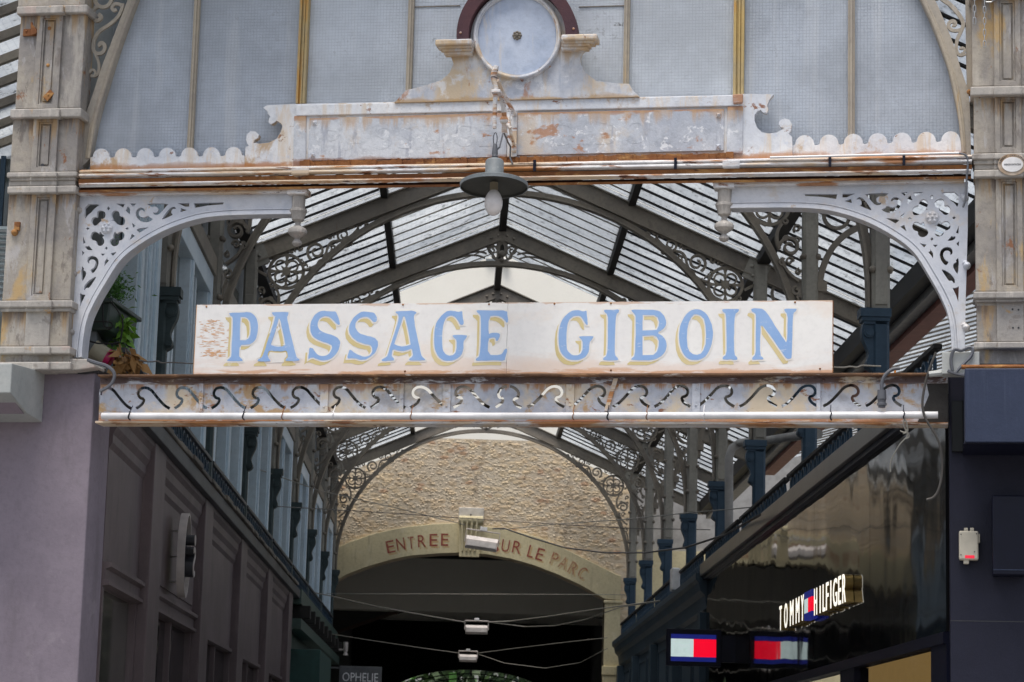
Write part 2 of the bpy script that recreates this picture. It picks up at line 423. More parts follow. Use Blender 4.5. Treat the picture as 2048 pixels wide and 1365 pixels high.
M['planter'] = plain('dark_green_plastic', (0.025, 0.045, 0.035), 0.4)
M['leaf'] = plain('green_leaf', (0.15, 0.32, 0.03), 0.5)
M['fern'] = plain('fine_green_leaf', (0.08, 0.22, 0.035), 0.6)
M['dryleaf'] = plain('dry_brown_leaf', (0.30, 0.16, 0.05), 0.6)
M['bucket'] = plain('khaki_bucket', (0.42, 0.38, 0.27), 0.5)
M['pink'] = plain('hot_pink_plastic', (0.55, 0.02, 0.12), 0.4)
M['redband'] = plain('brown_red_beam', (0.27, 0.09, 0.065), 0.6)
M['greyband'] = plain('grey_gutter_side', (0.30, 0.29, 0.275), 0.6)
M['glassdark'] = plain('dark_window_glass', (0.018, 0.020, 0.022), 0.06, 0, 0.6)
M['glassgreen'] = plain('reflecting_window_glass', (0.085, 0.10, 0.095), 0.05, 0, 0.7)
M['treeleaf'] = plain('deep_green_leaf', (0.028, 0.06, 0.01), 0.6)
M['paneroom'] = plain('shop_window_glass', (0.10, 0.10, 0.085), 0.08, 0, 0.5)
M['ctrl'] = plain('cream_plastic', (0.50, 0.46, 0.37), 0.4)
M['led'] = plain('red_indicator', (0.5, 0.01, 0.03), 0.3, 0, 0.5, (1, 0.02, 0.06), 0.3)
M['darkbox'] = plain('dark_navy_box', (0.004, 0.005, 0.016), 0.4, 0, 0.25)
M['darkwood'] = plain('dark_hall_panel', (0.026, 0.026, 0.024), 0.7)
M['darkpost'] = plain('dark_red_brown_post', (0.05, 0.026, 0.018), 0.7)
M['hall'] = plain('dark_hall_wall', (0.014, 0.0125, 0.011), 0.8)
M['teal'] = plain('teal_panel', (0.016, 0.062, 0.055), 0.5)
M['tealdark'] = plain('dark_green_wood', (0.05, 0.085, 0.072), 0.5)
M['bluewood'] = paint('blue_wood_paint', (0.040, 0.066, 0.090), (0.030, 0.050, 0.068), [], 0.5, 0.2, 0.2)
M['fascia'] = paint('grey_metal_fascia', (0.17, 0.165, 0.16), (0.13, 0.127, 0.125), [], 0.32, 0.15, 0.08, 0.6, 0.5)
M['slate'] = plain('slate_sign_face', (0.10, 0.104, 0.112), 0.5)
M['slateframe'] = plain('sign_frame_grey', (0.11, 0.115, 0.12), 0.5)
M['lettergrey'] = plain('pale_grey_lettering', (0.75, 0.76, 0.77), 0.5)
M['red'] = paint('faded_red_lettering', (0.26, 0.055, 0.045), (0.34, 0.11, 0.07), [((0.52, 0.42, 0.26), (4, 4, 4), 4, 0.58, 0.06, 0.75)], 0.8, 0.1, 0.1, big=3)
M['redpale'] = paint('washed_out_red_lettering', (0.36, 0.16, 0.09), (0.46, 0.28, 0.16), [((0.52, 0.44, 0.27), (4, 4, 4), 4, 0.52, 0.08, 0.8)], 0.8, 0.1, 0.1, big=3)
M['orangehalo'] = paint('ochre_letter_shadow', (0.56, 0.36, 0.17), (0.54, 0.42, 0.23), [((0.54, 0.46, 0.28), (4, 4, 4), 4, 0.54, 0.08, 0.7)], 0.8, 0.1, 0.1, big=3)
M['enamel'] = plain('white_enamel', (0.72, 0.71, 0.70), 0.3)
M['enamelrim'] = paint('rusted_enamel_rim', (0.30, 0.19, 0.10), (0.50, 0.42, 0.34), [], 0.6, 0.4, 0.3, big=8)
M['blackpaint'] = plain('black_lettering', (0.03, 0.03, 0.035), 0.5)
M['whitestone'] = plain('pale_stone_block', (0.55, 0.52, 0.47), 0.85)
M['paleslat'] = plain('pale_louvre', (0.50, 0.56, 0.56), 0.5)
M['bluebeam'] = plain('bright_blue_beam', (0.035, 0.12, 0.26), 0.5)
M['greywall'] = plain('grey_neighbour_wall', (0.20, 0.22, 0.23), 0.8)
M['gold'] = plain('gilt_letter_sides', (0.30, 0.20, 0.06), 0.35, 0.6)
M['letteron'] = plain('lit_letter_face', (0.85, 0.82, 0.75), 0.4, 0, 0.5, (1.0, 0.95, 0.82), 0.55)
M['flagwhite'] = plain('lit_white_panel', (0.6, 0.7, 0.68), 0.4, 0, 0.5, (0.62, 0.76, 0.74), 0.36)
M['flagred'] = plain('lit_red_panel', (0.6, 0.0, 0.02), 0.4, 0, 0.5, (0.80, 0.0, 0.02), 0.55)
M['flagnavy'] = plain('lit_navy_panel', (0.01, 0.015, 0.12), 0.4, 0, 0.5, (0.006, 0.012, 0.16), 0.4)
M['amber'] = plain('warm_lit_interior', (0.25, 0.17, 0.06), 0.7, 0, 0.3, (0.30, 0.19, 0.07), 0.30)
M['greypave'] = paint('grey_paving', (0.26, 0.25, 0.24), (0.20, 0.195, 0.19), [], 0.85, 0.3, 0.3)

def glass_fan(name, c, dirt=0.0):
    m, nt, b = newmat(name)
    v = posmap(nt, (1, 1, 1), TH)
    br = nt.nodes.new('ShaderNodeTexBrick')
    br.offset = 0.0
    br.inputs['Scale'].default_value = 1.0
    br.inputs['Mortar Size'].default_value = 0.0016
    br.inputs['Mortar Smooth'].default_value = 0.6
    br.inputs['Brick Width'].default_value = 0.0225
    br.inputs['Row Height'].default_value = 0.0225
    sp = nt.nodes.new('ShaderNodeSeparateXYZ'); cb = nt.nodes.new('ShaderNodeCombineXYZ')
    nt.links.new(v, sp.inputs[0]); nt.links.new(sp.outputs[0], cb.inputs[0]); nt.links.new(sp.outputs[2], cb.inputs[1])
    nt.links.new(cb.outputs[0], br.inputs['Vector'])
    c0 = c
    c = mixc(nt, ramp(nt, noise(nt, v, 1.1, 5, 0.7), 0.36, 0.66), tuple(x*0.82 for x in c0), tuple(x*1.08 for x in c0))
    c = mixc(nt, ramp(nt, noise(nt, posmap(nt, (6, 6, .5), TH), 1.2, 5), 0.54, 0.70, 0, 0.35), c, (0.70, 0.72, 0.74))
    cc = mixc(nt, ramp(nt, noise(nt, v, 6, 6, .75), 0.60, 0.75, 0, 0.3), c, (0.24, 0.25, 0.26))
    cc = mixc(nt, mth(nt, 'MULTIPLY', br.outputs['Fac'], 0.24), cc, tuple(x*0.55 for x in c0))
    if dirt:
        cc = mixc(nt, mth(nt, 'MULTIPLY', ramp(nt, noise(nt, v, 2.2, 3), 0.55, 0.68), ramp(nt, noise(nt, v, 24, 6, 0.8), 0.52, 0.66, 0, dirt)), cc, (0.16, 0.165, 0.17))
    nt.links.new(cc, b.inputs['Base Color'])
    b.inputs['Roughness'].default_value = 0.32
    b.inputs['Specular IOR Level'].default_value = 0.35
    bump(nt, b, mth(nt, 'ADD', noise(nt, v, 120, 3, 0.7), mth(nt, 'MULTIPLY', br.outputs['Fac'], 0.7)), 0.8, 0.004)
    tr = nt.nodes.new('ShaderNodeBsdfTranslucent')
    nt.links.new(cc, tr.inputs['Color'])
    mx = nt.nodes.new('ShaderNodeMixShader')
    mx.inputs[0].default_value = 0.18
    nt.links.new(b.outputs[0], mx.inputs[1]); nt.links.new(tr.outputs[0], mx.inputs[2])
    nt.links.new(mx.outputs[0], nt.nodes['Material Output'].inputs['Surface'])
    return m
M['fan'] = glass_fan('ribbed_fanlight_glass', (0.52, 0.57, 0.64), 0.25)
M['fandirt'] = glass_fan('mossy_fanlight_glass', (0.68, 0.73, 0.79), 1.0)
M['fanmid'] = glass_fan('pale_fanlight_glass', (0.65, 0.70, 0.76), 0.4)

def roofglass(name):
    m, nt, b = newmat(name)
    v = posmap(nt)
    br = nt.nodes.new('ShaderNodeTexBrick')
    br.offset = 0.0
    br.inputs['Scale'].default_value = 1.0
    br.inputs['Mortar Size'].default_value = 0.006
    br.inputs['Mortar Smooth'].default_value = 0.8
    br.inputs['Brick Width'].default_value = 0.055
    br.inputs['Row Height'].default_value = 0.09
    nt.links.new(v, br.inputs['Vector'])
    c = mixc(nt, ramp(nt, noise(nt, v, 0.9, 4), 0.35, 0.65), (0.64, 0.66, 0.68), (0.80, 0.82, 0.83))
    c = mixc(nt, mth(nt, 'MULTIPLY', br.outputs['Fac'], 0.30), c, (0.42, 0.45, 0.49))
    sy = nt.nodes.new('ShaderNodeSeparateXYZ'); nt.links.new(v, sy.inputs[0])
    wn_ = nt.nodes.new('ShaderNodeTexWhiteNoise'); wn_.noise_dimensions = '2D'
    cv = nt.nodes.new('ShaderNodeCombineXYZ')
    nt.links.new(mth(nt, 'FLOOR', mth(nt, 'MULTIPLY', sy.outputs[1], 2.283)), cv.inputs[0])
    nt.links.new(mth(nt, 'FLOOR', mth(nt, 'MULTIPLY', sy.outputs[0], 0.8)), cv.inputs[1])
    nt.links.new(cv.outputs[0], wn_.inputs['Vector'])
    c = mixc(nt, mth(nt, 'MULTIPLY', wn_.outputs['Value'], 0.42), c, (0.46, 0.49, 0.52))
    d = mth(nt, 'MULTIPLY', ramp(nt, noise(nt, posmap(nt, (1, 1, 1), 0, (4, 2, 1)), 14, 5, 0.75), 0.54, 0.63), ramp(nt, noise(nt, v, 1.7, 3), 0.36, 0.58))
    c = mixc(nt, mth(nt, 'MULTIPLY', d, 0.7), c, (0.12, 0.12, 0.12))
    tr = nt.nodes.new('ShaderNodeBsdfTranslucent')
    nt.links.new(c, tr.inputs['Color'])
    b.inputs['Roughness'].default_value = 0.3
    nt.links.new(c, b.inputs['Base Color'])
    mx = nt.nodes.new('ShaderNodeMixShader')
    mx.inputs[0].default_value = 0.92
    tp_ = nt.nodes.new('ShaderNodeBsdfTransparent')
    nt.links.new(c, tp_.inputs['Color'])
    m2 = nt.nodes.new('ShaderNodeMixShader')
    m2.inputs[0].default_value = 0.55
    nt.links.new(tr.outputs[0], m2.inputs[1]); nt.links.new(tp_.outputs[0], m2.inputs[2])
    nt.links.new(b.outputs[0], mx.inputs[1]); nt.links.new(m2.outputs[0], mx.inputs[2])
    nt.links.new(mx.outputs[0], nt.nodes['Material Output'].inputs['Surface'])
    return m
M['roofglass'] = roofglass('wired_roof_glass')

def rubble():
    m, nt, b = newmat('rubble_stone')
    v = posmap(nt, (1, 1, 1.9))
    vo = nt.nodes.new('ShaderNodeTexVoronoi')
    vo.inputs['Scale'].default_value = 5.5
    vo.inputs['Randomness'].default_value = 1.0
    dis = nt.nodes.new('ShaderNodeVectorMath'); dis.operation = 'ADD'
    n1 = nt.nodes.new('ShaderNodeTexNoise'); n1.inputs['Scale'].default_value = 5.0
    nt.links.new(v, n1.inputs['Vector'])
    sc = nt.nodes.new('ShaderNodeVectorMath'); sc.operation = 'SCALE'; sc.inputs['Scale'].default_value = 0.10
    nt.links.new(n1.outputs['Color'], sc.inputs[0])
    nt.links.new(v, dis.inputs[0]); nt.links.new(sc.outputs[0], dis.inputs[1])
    nt.links.new(dis.outputs[0], vo.inputs['Vector'])
    c = mixc(nt, ramp(nt, noise(nt, v, 0.8, 5), 0.35, 0.65), (0.68, 0.535, 0.345), (0.57, 0.44, 0.295))
    hsv = nt.nodes.new('ShaderNodeSeparateColor')
    nt.links.new(vo.outputs['Color'], hsv.inputs[0])
    c = mixc(nt, mth(nt, 'MULTIPLY', hsv.outputs[0], 0.35), c, (0.52, 0.45, 0.34))
    c = mixc(nt, ramp(nt, hsv.outputs[1], 0.93, 0.97, 0, 0.55), c, (0.36, 0.17, 0.09))
    c = mixc(nt, ramp(nt, noise(nt, v, 7, 6, 0.7), 0.54, 0.74, 0, 0.45), c, (0.30, 0.23, 0.165))
    c = mixc(nt, ramp(nt, noise(nt, v, 1.1, 3), 0.60, 0.72, 0, 0.6), c, (0.56, 0.51, 0.44))
    c = mixc(nt, ramp(nt, vo.outputs['Distance'], 0.40, 0.62, 0, 0.55), c, (0.60, 0.53, 0.42))
    c = mixc(nt, ramp(nt, noise(nt, posmap(nt, (3, 3, .5)), 1.2, 5), 0.56, 0.70, 0, 0.45), c, (0.30, 0.235, 0.17))
    nt.links.new(c, b.inputs['Base Color'])
    b.inputs['Roughness'].default_value = 0.95
    h = mth(nt, 'ADD', mth(nt, 'MULTIPLY', ramp(nt, vo.outputs['Distance'], 0.05, 0.6, 1, 0), 0.7), mth(nt, 'MULTIPLY', noise(nt, v, 9, 8, 0.72), 1.6))
    bump(nt, b, h, 0.5, 0.022)
    return m
M['rubble'] = rubble()

def gloss():
    m, nt, b = newmat('black_gloss_panel')
    v = posmap(nt, (1, 1, 1))
    setcol(b.inputs['Base Color'], (0.008, 0.008, 0.009))
    b.inputs['IOR'].default_value = 1.36
    b.inputs['Roughness'].default_value = 0.05
    b.inputs['Specular IOR Level'].default_value = 0.28
    bump(nt, b, noise(nt, v, 0.9, 2, 0.4), 0.25, 0.06)
    return m
M['gloss'] = gloss()

# text as a mesh, using the built-in font
def textmesh(s):
    cu = bpy.data.curves.new('lettering', 'FONT')
    cu.body = s
    cu.size = 1.0
    cu.offset = 0.0
    cu.align_x = 'CENTER'
    cu.resolution_u = 4
    ob = bpy.data.objects.new('lettering_tmp', cu)
    COL.objects.link(ob)
    dg = bpy.context.evaluated_depsgraph_get()
    me = bpy.data.meshes.new_from_object(ob.evaluated_get(dg))
    vs = [v.co.copy() for v in me.vertices]
    fs = [tuple(p.vertices) for p in me.polygons]
    bpy.data.objects.remove(ob)
    bpy.data.meshes.remove(me)
    x0 = min(v.x for v in vs); x1 = max(v.x for v in vs); y0 = min(v.y for v in vs); y1 = max(v.y for v in vs)
    return [((v.x-x0)/(x1-x0)-0.5, (v.y-y0)/(y1-y0)-0.5) for v in vs], fs, (x1-x0)/(y1-y0)
def addtext(mb, s, fr, cx, cy, wd, ht, ang, z0, z1):
    vs, fs, asp = textmesh(s)
    ca, sa = cos(ang), sin(ang)
    p = [(cx + x*wd*ca - y*ht*sa, cy + x*wd*sa + y*ht*ca) for x, y in vs]
    n = len(p)
    V = [fr(a, b, z0) for a, b in p] + [fr(a, b, z1) for a, b in p]
    F = [tuple(i+n for i in f) for f in fs]
    ed = {}
    for f in fs:
        for i in range(len(f)):
            e = (f[i], f[(i+1) % len(f)])
            ed[e] = ed.get(e, 0)+1
    for (a, b) in ed:
        if (b, a) not in ed:
            F.append((a, b, b+n, a+n))
    mb.add(V, F)
def spiral(cx, cy, r0, r1, a0, a1, n=18):
    return [(cx+(r0+(r1-r0)*t/n)*cos(a0+(a1-a0)*t/n), cy+(r0+(r1-r0)*t/n)*sin(a0+(a1-a0)*t/n)) for t in range(n+1)]
def bez(p0, p1, p2, p3, n=12):
    r = []
    for i in range(n+1):
        t = i/n
        a, b, c, d = (1-t)**3, 3*t*(1-t)**2, 3*t*t*(1-t), t**3
        r.append((a*p0[0]+b*p1[0]+c*p2[0]+d*p3[0], a*p0[1]+b*p1[1]+c*p2[1]+d*p3[1]))
    return r
def smooth(pts, it=2, closed=False):
    for _ in range(it):
        q = []
        n = len(pts)
        rng = range(n if closed else n-1)
        if not closed:
            q.append(pts[0])
        for i in rng:
            a, b = pts[i], pts[(i+1) % n]
            q.append((a[0]*.75+b[0]*.25, a[1]*.75+b[1]*.25))
            q.append((a[0]*.25+b[0]*.75, a[1]*.25+b[1]*.75))
        if not closed:
            q.append(pts[-1])
        pts = q
    return pts
def jit():
    return random.uniform(0, 0.004)
# ================================================================= STREET FACADE
def pbox(mb, x0, x1, y0, y1, w0, w1):                # photo rectangle at the front face -> upright box
    ym = (y0+y1)/2
    xm = (x0+x1)/2
    mb.box(FAC, FP(x0, ym, w1)[0], FP(x1, ym, w1)[0], FP(xm, y1, w1)[1], FP(xm, y0, w1)[1], w0, w1)
    return mb
def pprof(mb, x0, x1, ys, ws, wref):                 # a moulding: profile of (photo row at x=1000, depth), run from x0 to x1
    pr = [(FP(1000, y, wd)[1], wd) for y, wd in zip(ys, ws)]
    ua, ub = FP(x0, 345, wref)[0], FP(x1, 320, wref)[0]
    fr = Frame((0, 0, 0), NF, (0, 0, 1), EF)
    mb.prism(fr, [(wd, v) for v, wd in pr], ua, ub)

# ---- cast iron pillars
def pillar(side):
    L = side == 'l'
    lab = ('weathered cast iron pillar with rusty metal plates left of the sign' if L else
           'weathered cast iron pillar bearing an oval enamel plaque and chains')
    base = FW3(85 if L else 2014, 712 if L else 700, 0.1)
    t = thing('cast_iron_pillar', base, lab, 'pillar', 'cast iron pillars of the entrance')
    if L:
        lv = dict(s0=(38, 172, -70, 12), b0=(33, 174, 11, 27), s1=(36, 166, 27, 217), b1=(20, 162, 217, 235), s2=(23, 155, 235, 344),
                  c1=(13, 153, 344, 354), c2=(18, 151, 354, 361), c3=(17, 150, 361, 372), c4=(14, 152, 372, 386), s3=(11, 146, 386, 601),
                  b2=(-4, 144, 601, 615), b2b=(0, 141, 615, 623), s4=(2, 137, 623, 693), b3=(-6, 140, 693, 708), s5=(-4, 139, 708, 728), b4=(-8, 141, 724, 740))
        cs = lambda y: (74-(y*0.035), 125-(y*0.04))
    else:
        lv = dict(s0=(1940, 2078, -70, -20), b0=(1938, 2082, -24, -8), s1=(1944, 2080, -8, 172), b1=(1941, 2086, 172, 190), s2=(1948, 2084, 190, 306),
                  c1=(1944, 2090, 306, 318), c2=(1947, 2088, 318, 328), c3=(1949, 2086, 328, 339), c4=(1948, 2088, 339, 354), s3=(1951, 2086, 354, 583),
                  b2=(1947, 2092, 583, 597), b2b=(1951, 2089, 597, 604), s4=(1954, 2087, 604, 684), b3=(1948, 2091, 684, 697), s5=(1951, 2089, 697, 729))
        cs = lambda y: (1987+y*0.012, 2040+y*0.012)
    body, bands = MB(), MB()
    for k, (x0, x1, y0, y1) in lv.items():
        pro = 0.17 if k[0] == 's' else 0.215
        if k in ('c2', 'b2b'):
            pro = 0.195
        if k == 'c3':
            pro = 0.18
        mb = body if k[0] == 's' else bands
        pbox(mb, x0, x1, y0, y1, -0.02, pro)
        if k[0] != 's':
            a, b = cs((y0+y1)/2)
            pbox(mb, a-2, b+2, y0, y1, 0.0, pro+0.03)
    body.build('shaft', M['pillar'], t, bevel=0.006)
    bands.build('moulding', M['pillar_pale'], t, bevel=0.008)
    for k in ('s1', 's2', 's3', 's4'):
        x0, x1, y0, y1 = lv[k]
        a, b = cs((y0+y1)/2)
        st = MB()
        if k == 's4':
            pbox(st, a-1, b, y0, y1, 0.0, 0.19)
            st.build('plinth_face', M['pillar_pale'], t, bevel=0.006)
            continue
        yy0, yy1 = y0, y1
        q = [FP(a, y1, .2), FP(b, y1, .2), FP(b, y0, .2), FP(a, y0, .2)]
        ia, ib = a+11, b-11
        h = [FP(ia, y1-9, .2), FP(ib, y1-9, .2), FP(ib, y0+9, .2), FP(ia, y0+9, .2)]
        um = lambda P: [((P[0][0]+P[3][0])/2, P[0][1]), ((P[1][0]+P[2][0])/2, P[1][1]), ((P[1][0]+P[2][0])/2, P[2][1]), ((P[0][0]+P[3][0])/2, P[3][1])]
        q, h = um(q), um(h)
        st.prism(FAC, q, 0.168, 0.197, [h])
        ins = [(h[0][0]+.012, h[0][1]+.012), (h[1][0]-.012, h[1][1]+.012), (h[2][0]-.012, h[2][1]-.012), (h[3][0]+.012, h[3][1]-.012)]
        st.prism(FAC, h, 0.169, 0.187, [ins])
        ins2 = [(ins[0][0]+.012, ins[0][1]+.012), (ins[1][0]-.012, ins[1][1]+.012), (ins[2][0]-.012, ins[2][1]-.012), (ins[3][0]+.012, ins[3][1]-.012)]
        st.prism(FAC, ins2, 0.169, 0.182)
        st.build('panel_strip', M['pillar'], t, bevel=0.003)
    return t
PL = pillar('l')
PR = pillar('r')
# scraps of iron left on the pillars
def scrap(name, lab, parts, cat='bracket'):
    mb = MB()
    for p in parts:
        if p[0] == 'b':
            pbox(mb, *p[1:])
        elif p[0] == 'q':
            mb.prism(FAC, FPL(p[1], p[3]), p[2], p[3])
        else:
            mb.dome(FW3(p[1], p[2], p[3]), NF, p[4], p[5])
    tag(mb.build(name, M['rust'], None, bevel=0.002), lab, cat)
scrap('hinge_plate', 'rusty hinge plate with an upright tongue high on the left pillar', [('b', 46, 74, 58, 72, .17, .186), ('q', [(61, 72), (74, 66), (70, 55), (65, 50), (64, 44), (61, 45), (61, 56)], .186, .205), ('d', 53, 63, .186, .008, .006)])
scrap('iron_plate', 'small tilted rusty plate on the panel of the left pillar', [('q', [(85, 194), (100, 179), (108, 187), (94, 203)], .18, .2), ('d', 97, 190, .2, .008, .006)], 'plate')
scrap('hook_plate', 'rusty plate with a bent hook low on the left pillar', [('b', 28, 39, 444, 461, .17, .19), ('d', 30, 466, .17, .024, .04)])
for i, (x, y, r) in enumerate(((99, 57, .014), (96, 131, .013))):
    mb = MB().dome(FW3(x, y, .182), NF, r, .008)
    tag(mb.build('iron_stud', M['rust'], None, True), ('round rusty stud beside the hinge plate on the left pillar', 'rusty stud in an ochre stain above the tilted plate')[i], 'stud')
for (x0, x1, y0, y1, lab) in ((1961, 1974, 580, 624, ''),):
    pass
mb = MB()
for x, y in ((2025, 619), (2037, 620), (2026, 656), (2037, 656)):
    mb.disc(FAC, *FP(x, y, .191), .006, .18, .1925, 10)
tag(mb.build('bolt_holes', M['blackpaint'], PR), None, None)
MB().disc(FAC, *FP(84, 331, .19), .014, .18, .1835, 10).build('rust_hole', M['blackpaint'], PL)

# enamel plaque
pc = FP(2025, 329, .26)
pq = thing('enamel_plaque', FAC(pc[0], pc[1]-.09, .25), 'small oval white enamel plaque with a rusty rim on the right pillar', 'plaque')
ov = lambda rx, ry, n=40: [(pc[0]+rx*cos(2*pi*k/n), pc[1]+ry*sin(2*pi*k/n)) for k in range(n)]
MB().prism(FAC, ov(.092, .072), .245, .252).build('rim', M['enamelrim'], pq, bevel=.003)
MB().prism(FAC, ov(.067, .049), .25, .256).build('face', M['enamel'], pq, bevel=.002)
mb = MB()
for k, ch in enumerate('CLEMENT CHAUSSEGROS'):
    if ch != ' ':
        a = radians(172-164*k/18)
        addtext(mb, ch, FAC, pc[0]+.080*cos(a), pc[1]+.061*sin(a), .008 if ch != 'I' else .003, .0125, a-pi/2, .2515, .2535)
addtext(mb, 'INGENIEURS CONSTRUCTEURS', FAC, pc[0], pc[1], .105, .011, 0, .255, .2575)
mb.build('plaque_lettering', M['blackpaint'], pq)

# chains hanging at the top of the right pillar
def chain(pts, lab, r=.0028, ll=.036):
    mb = MB()
    P = [FW3(x, y, wd) for x, y, wd in pts]
    seg = []
    for a, b in zip(P, P[1:]):
        n = max(1, int((b-a).length/ll))
        seg += [(a+(b-a)*(i/n), a+(b-a)*((i+1)/n)) for i in range(n)]
    for i, (a, b) in enumerate(seg):
        t = (b-a).normalized()
        s = (EF if i % 2 else NF)
        s = (s - t*s.dot(t)).normalized()
        c, h = (a+b)/2, (b-a).length*.62
        pp = [c + t*(h*max(-1, min(1, 1.5*cos(q)))*.92) + s*(.0085*sin(q)) for q in [2*pi*k/14 for k in range(15)]]
        mb.tube(pp, r, 5)
    tag(mb.build('hanging_chain', M['chain'], None, True), lab, 'chain')
chain([(1948, -30, .2), (1949, 0, .2), (1949, 48, .2)], 'short knotted steel chain hanging on the inner edge of the right pillar')
chain([(1960, -6, .22), (1970, 2, .22), (1985, 2, .22), (2000, -6, .22)], 'looped steel chain slung across the top of the right pillar')
chain([(1969, 3, .22), (1969, 94, .22)], 'longer steel chain hanging straight down the right pillar')

# ---- fanlight: curved frames, glass, bars
fan = thing('fanlight_window', FW3(1050, 330, 0), 'large arched fanlight of ribbed grey glass above the old name panel', 'window')
LIN = [(300, -75), (285, -35), (272, 0), (249, 62), (231, 114), (210, 184), (200, 217), (192, 248), (186, 280), (180, 317)]
RIN = [(1812, -75), (1827, -33), (1840, 0), (1862, 45), (1884, 103), (1897, 140), (1907, 187), (1914, 220), (1920, 257), (1924, 306)]
LOUT = [(278, -75), (262, -30), (256, 0), (232, 60), (216, 102), (203, 134), (190, 175), (178, 211), (166, 240), (160, 262), (157, 300), (157, 340)]
ROUT = [(1830, -75), (1848, -33), (1871, 0), (1891, 48), (1908, 90), (1919, 130), (1930, 162), (1938, 185), (1940, 225), (1941, 260), (1942, 300), (1942, 312)]
bars = [(378, 392, 12, 'tan'), (600, 606, 20, 'ochrebar'), (812, 821, 12, 'tan'), (1251, 1252, 12, 'tan'), (1474, 1479, 22, 'ochrebar'), (1702, 1703, 14, 'tan')]
edges = [None] + bars + [None]
mats = ['fan', 'fan', 'fanmid', 'fandirt', 'fanmid', 'fan', 'fan']
TOP, BOT = -75, 345
def barx(b, y):
    return b[1] + (b[0]-b[1])*y/300.0
for i in range(7):
    a, b = edges[i], edges[i+1]
    left = [(x, y) for x, y in LIN] + [(176, 345)] if a is None else [(barx(a, TOP), TOP), (barx(a, BOT), BOT)]
    right = [(x, y) for x, y in RIN] + [(1928, 345)] if b is None else [(barx(b, TOP), TOP), (barx(b, BOT), BOT)]
    MB().prism(FAC, FPL(left[::-1] + right, -.02), -.028, -.02).build('pane', M[mats[i]], fan)
for b in bars:
    mb = MB()
    wd = .035
    c0, c1 = FP(barx(b, TOP), TOP, wd), FP(barx(b, 310), 310, wd)
    hw = b[2]/4860.0*15.8/2
    um = (c0[0]+c1[0])/2
    if b[3] == 'tan':
        mb.box(FAC, um-hw, um+hw, c1[1], c0[1], -.02, .02)
        mb.box(FAC, um-hw*.35, um+hw*.35, c1[1], c0[1], .02, .035)
    else:
        yb = 207 if b[0] == 600 else 190
        vb = FP(b[0], yb, wd)[1]
        mb.box(FAC, um-hw, um-hw*.45, vb, c0[1], -.02, .035)
        mb.box(FAC, um+hw*.45, um+hw, vb, c0[1], -.02, .035)
        mb.box(FAC, um-hw*.45, um+hw*.45, vb, c0[1], -.02, .018)
        mb.box(FAC, um-hw*.08, um+hw*.3, vb, c0[1], .018, .03)
    mb.build('glazing_bar', M[b[3]], fan, bevel=.003)
# two slipped panes with a gap near the pediment
for x0, x1, y in ((826, 920, 12), (1158, 1248, 12)):
    mb = MB(); pbox(mb, x0, x1, y, y+1.4, -.02, -.012); mb.build('pane_joint', M['iron'], fan)
def archframe(inn, out, lab):
    t = thing('arched_frame', FW3(*inn[-1], .03), lab, 'frame', 'curved frames of the fanlight')
    I = smooth(inn, 2); O = smooth(out, 2)
    MB().prism(FAC, FPL(I + O[::-1], .05), -.03, .05).build('flat_rib', M['arch'], t, True, .004)
    # raised roll along the glass edge
    mb = MB()
    n = len(I)
    J = [(x + (o-x)*.34, y) for (x, y), o in zip(I, [min(O, key=lambda q: abs(q[1]-p[1]))[0] for p in I])]
    K = [(x + (o-x)*.16, y) for (x, y), o in zip(I, [min(O, key=lambda q: abs(q[1]-p[1]))[0] for p in I])]
    mb.tube([FW3(x, y, .05) for x, y in K], .013, 8)
    mb.tube([FW3(x, y, .05) for x, y in J], .008, 8)
    mb.build('bead', M['tan'], t, True)
    return t
AFL = archframe(LIN, LOUT, 'curved iron frame edging the fanlight beside the left pillar')
AFR = archframe(RIN, ROUT, 'curved iron frame edging the fanlight beside the right pillar')
def spandrel(parent, pts_list, wd0):
    mb = MB()
    for i, (pts, ws) in enumerate(pts_list):
        P = FPL(smooth(pts, 2), .02)
        n = len(P)
        k = 15.9/4860.0
        W = [k*(ws[0]+(ws[1]-ws[0])*j/(n-1)) for j in range(n)]
        mb.ribbon(FAC, P, W, wd0-.018, wd0+jit()+.001*i)
    mb.build('scrollwork', M['arch'], parent, True)
def sp(cx, cy, r0, r1, a0, a1, n=12):
    return [(cx+(r0+(r1-r0)*t/n)*cos(radians(a0+(a1-a0)*t/n)), cy+(r0+(r1-r0)*t/n)*sin(radians(a0+(a1-a0)*t/n))) for t in range(n+1)]
spandrel(AFL, [([(246, 8), (244, 22), (236, 36), (224, 47), (214, 54), (200, 62), (190, 76), (186, 94), (188, 104), (196, 109), (206, 107), (211, 98), (209, 89), (203, 86), (199, 90), (201, 94)], (7, 8)),
               ([(186, 98), (192, 110), (198, 125), (199, 138), (197, 150), (190, 154), (182, 152)], (5, 6)), (sp(185, 146, 8, 3, 60, -200), (4, 6)),
               ([(244, 12), (236, 8), (228, 10), (224, 17), (228, 23), (234, 20)], (7, 7)), (sp(207, -1, 17, 16, 0, 350, 20), (8, 8)),
               ([(196, 14), (188, 20), (184, 28), (186, 38), (194, 44), (202, 40), (203, 33), (198, 30)], (7, 8)), ([(226, 0), (232, -20), (240, -50)], (7, 7)), ([(190, 0), (188, -40)], (6, 6)), (sp(215, -45, 20, 20, 0, 350, 20), (7, 7))], .03)
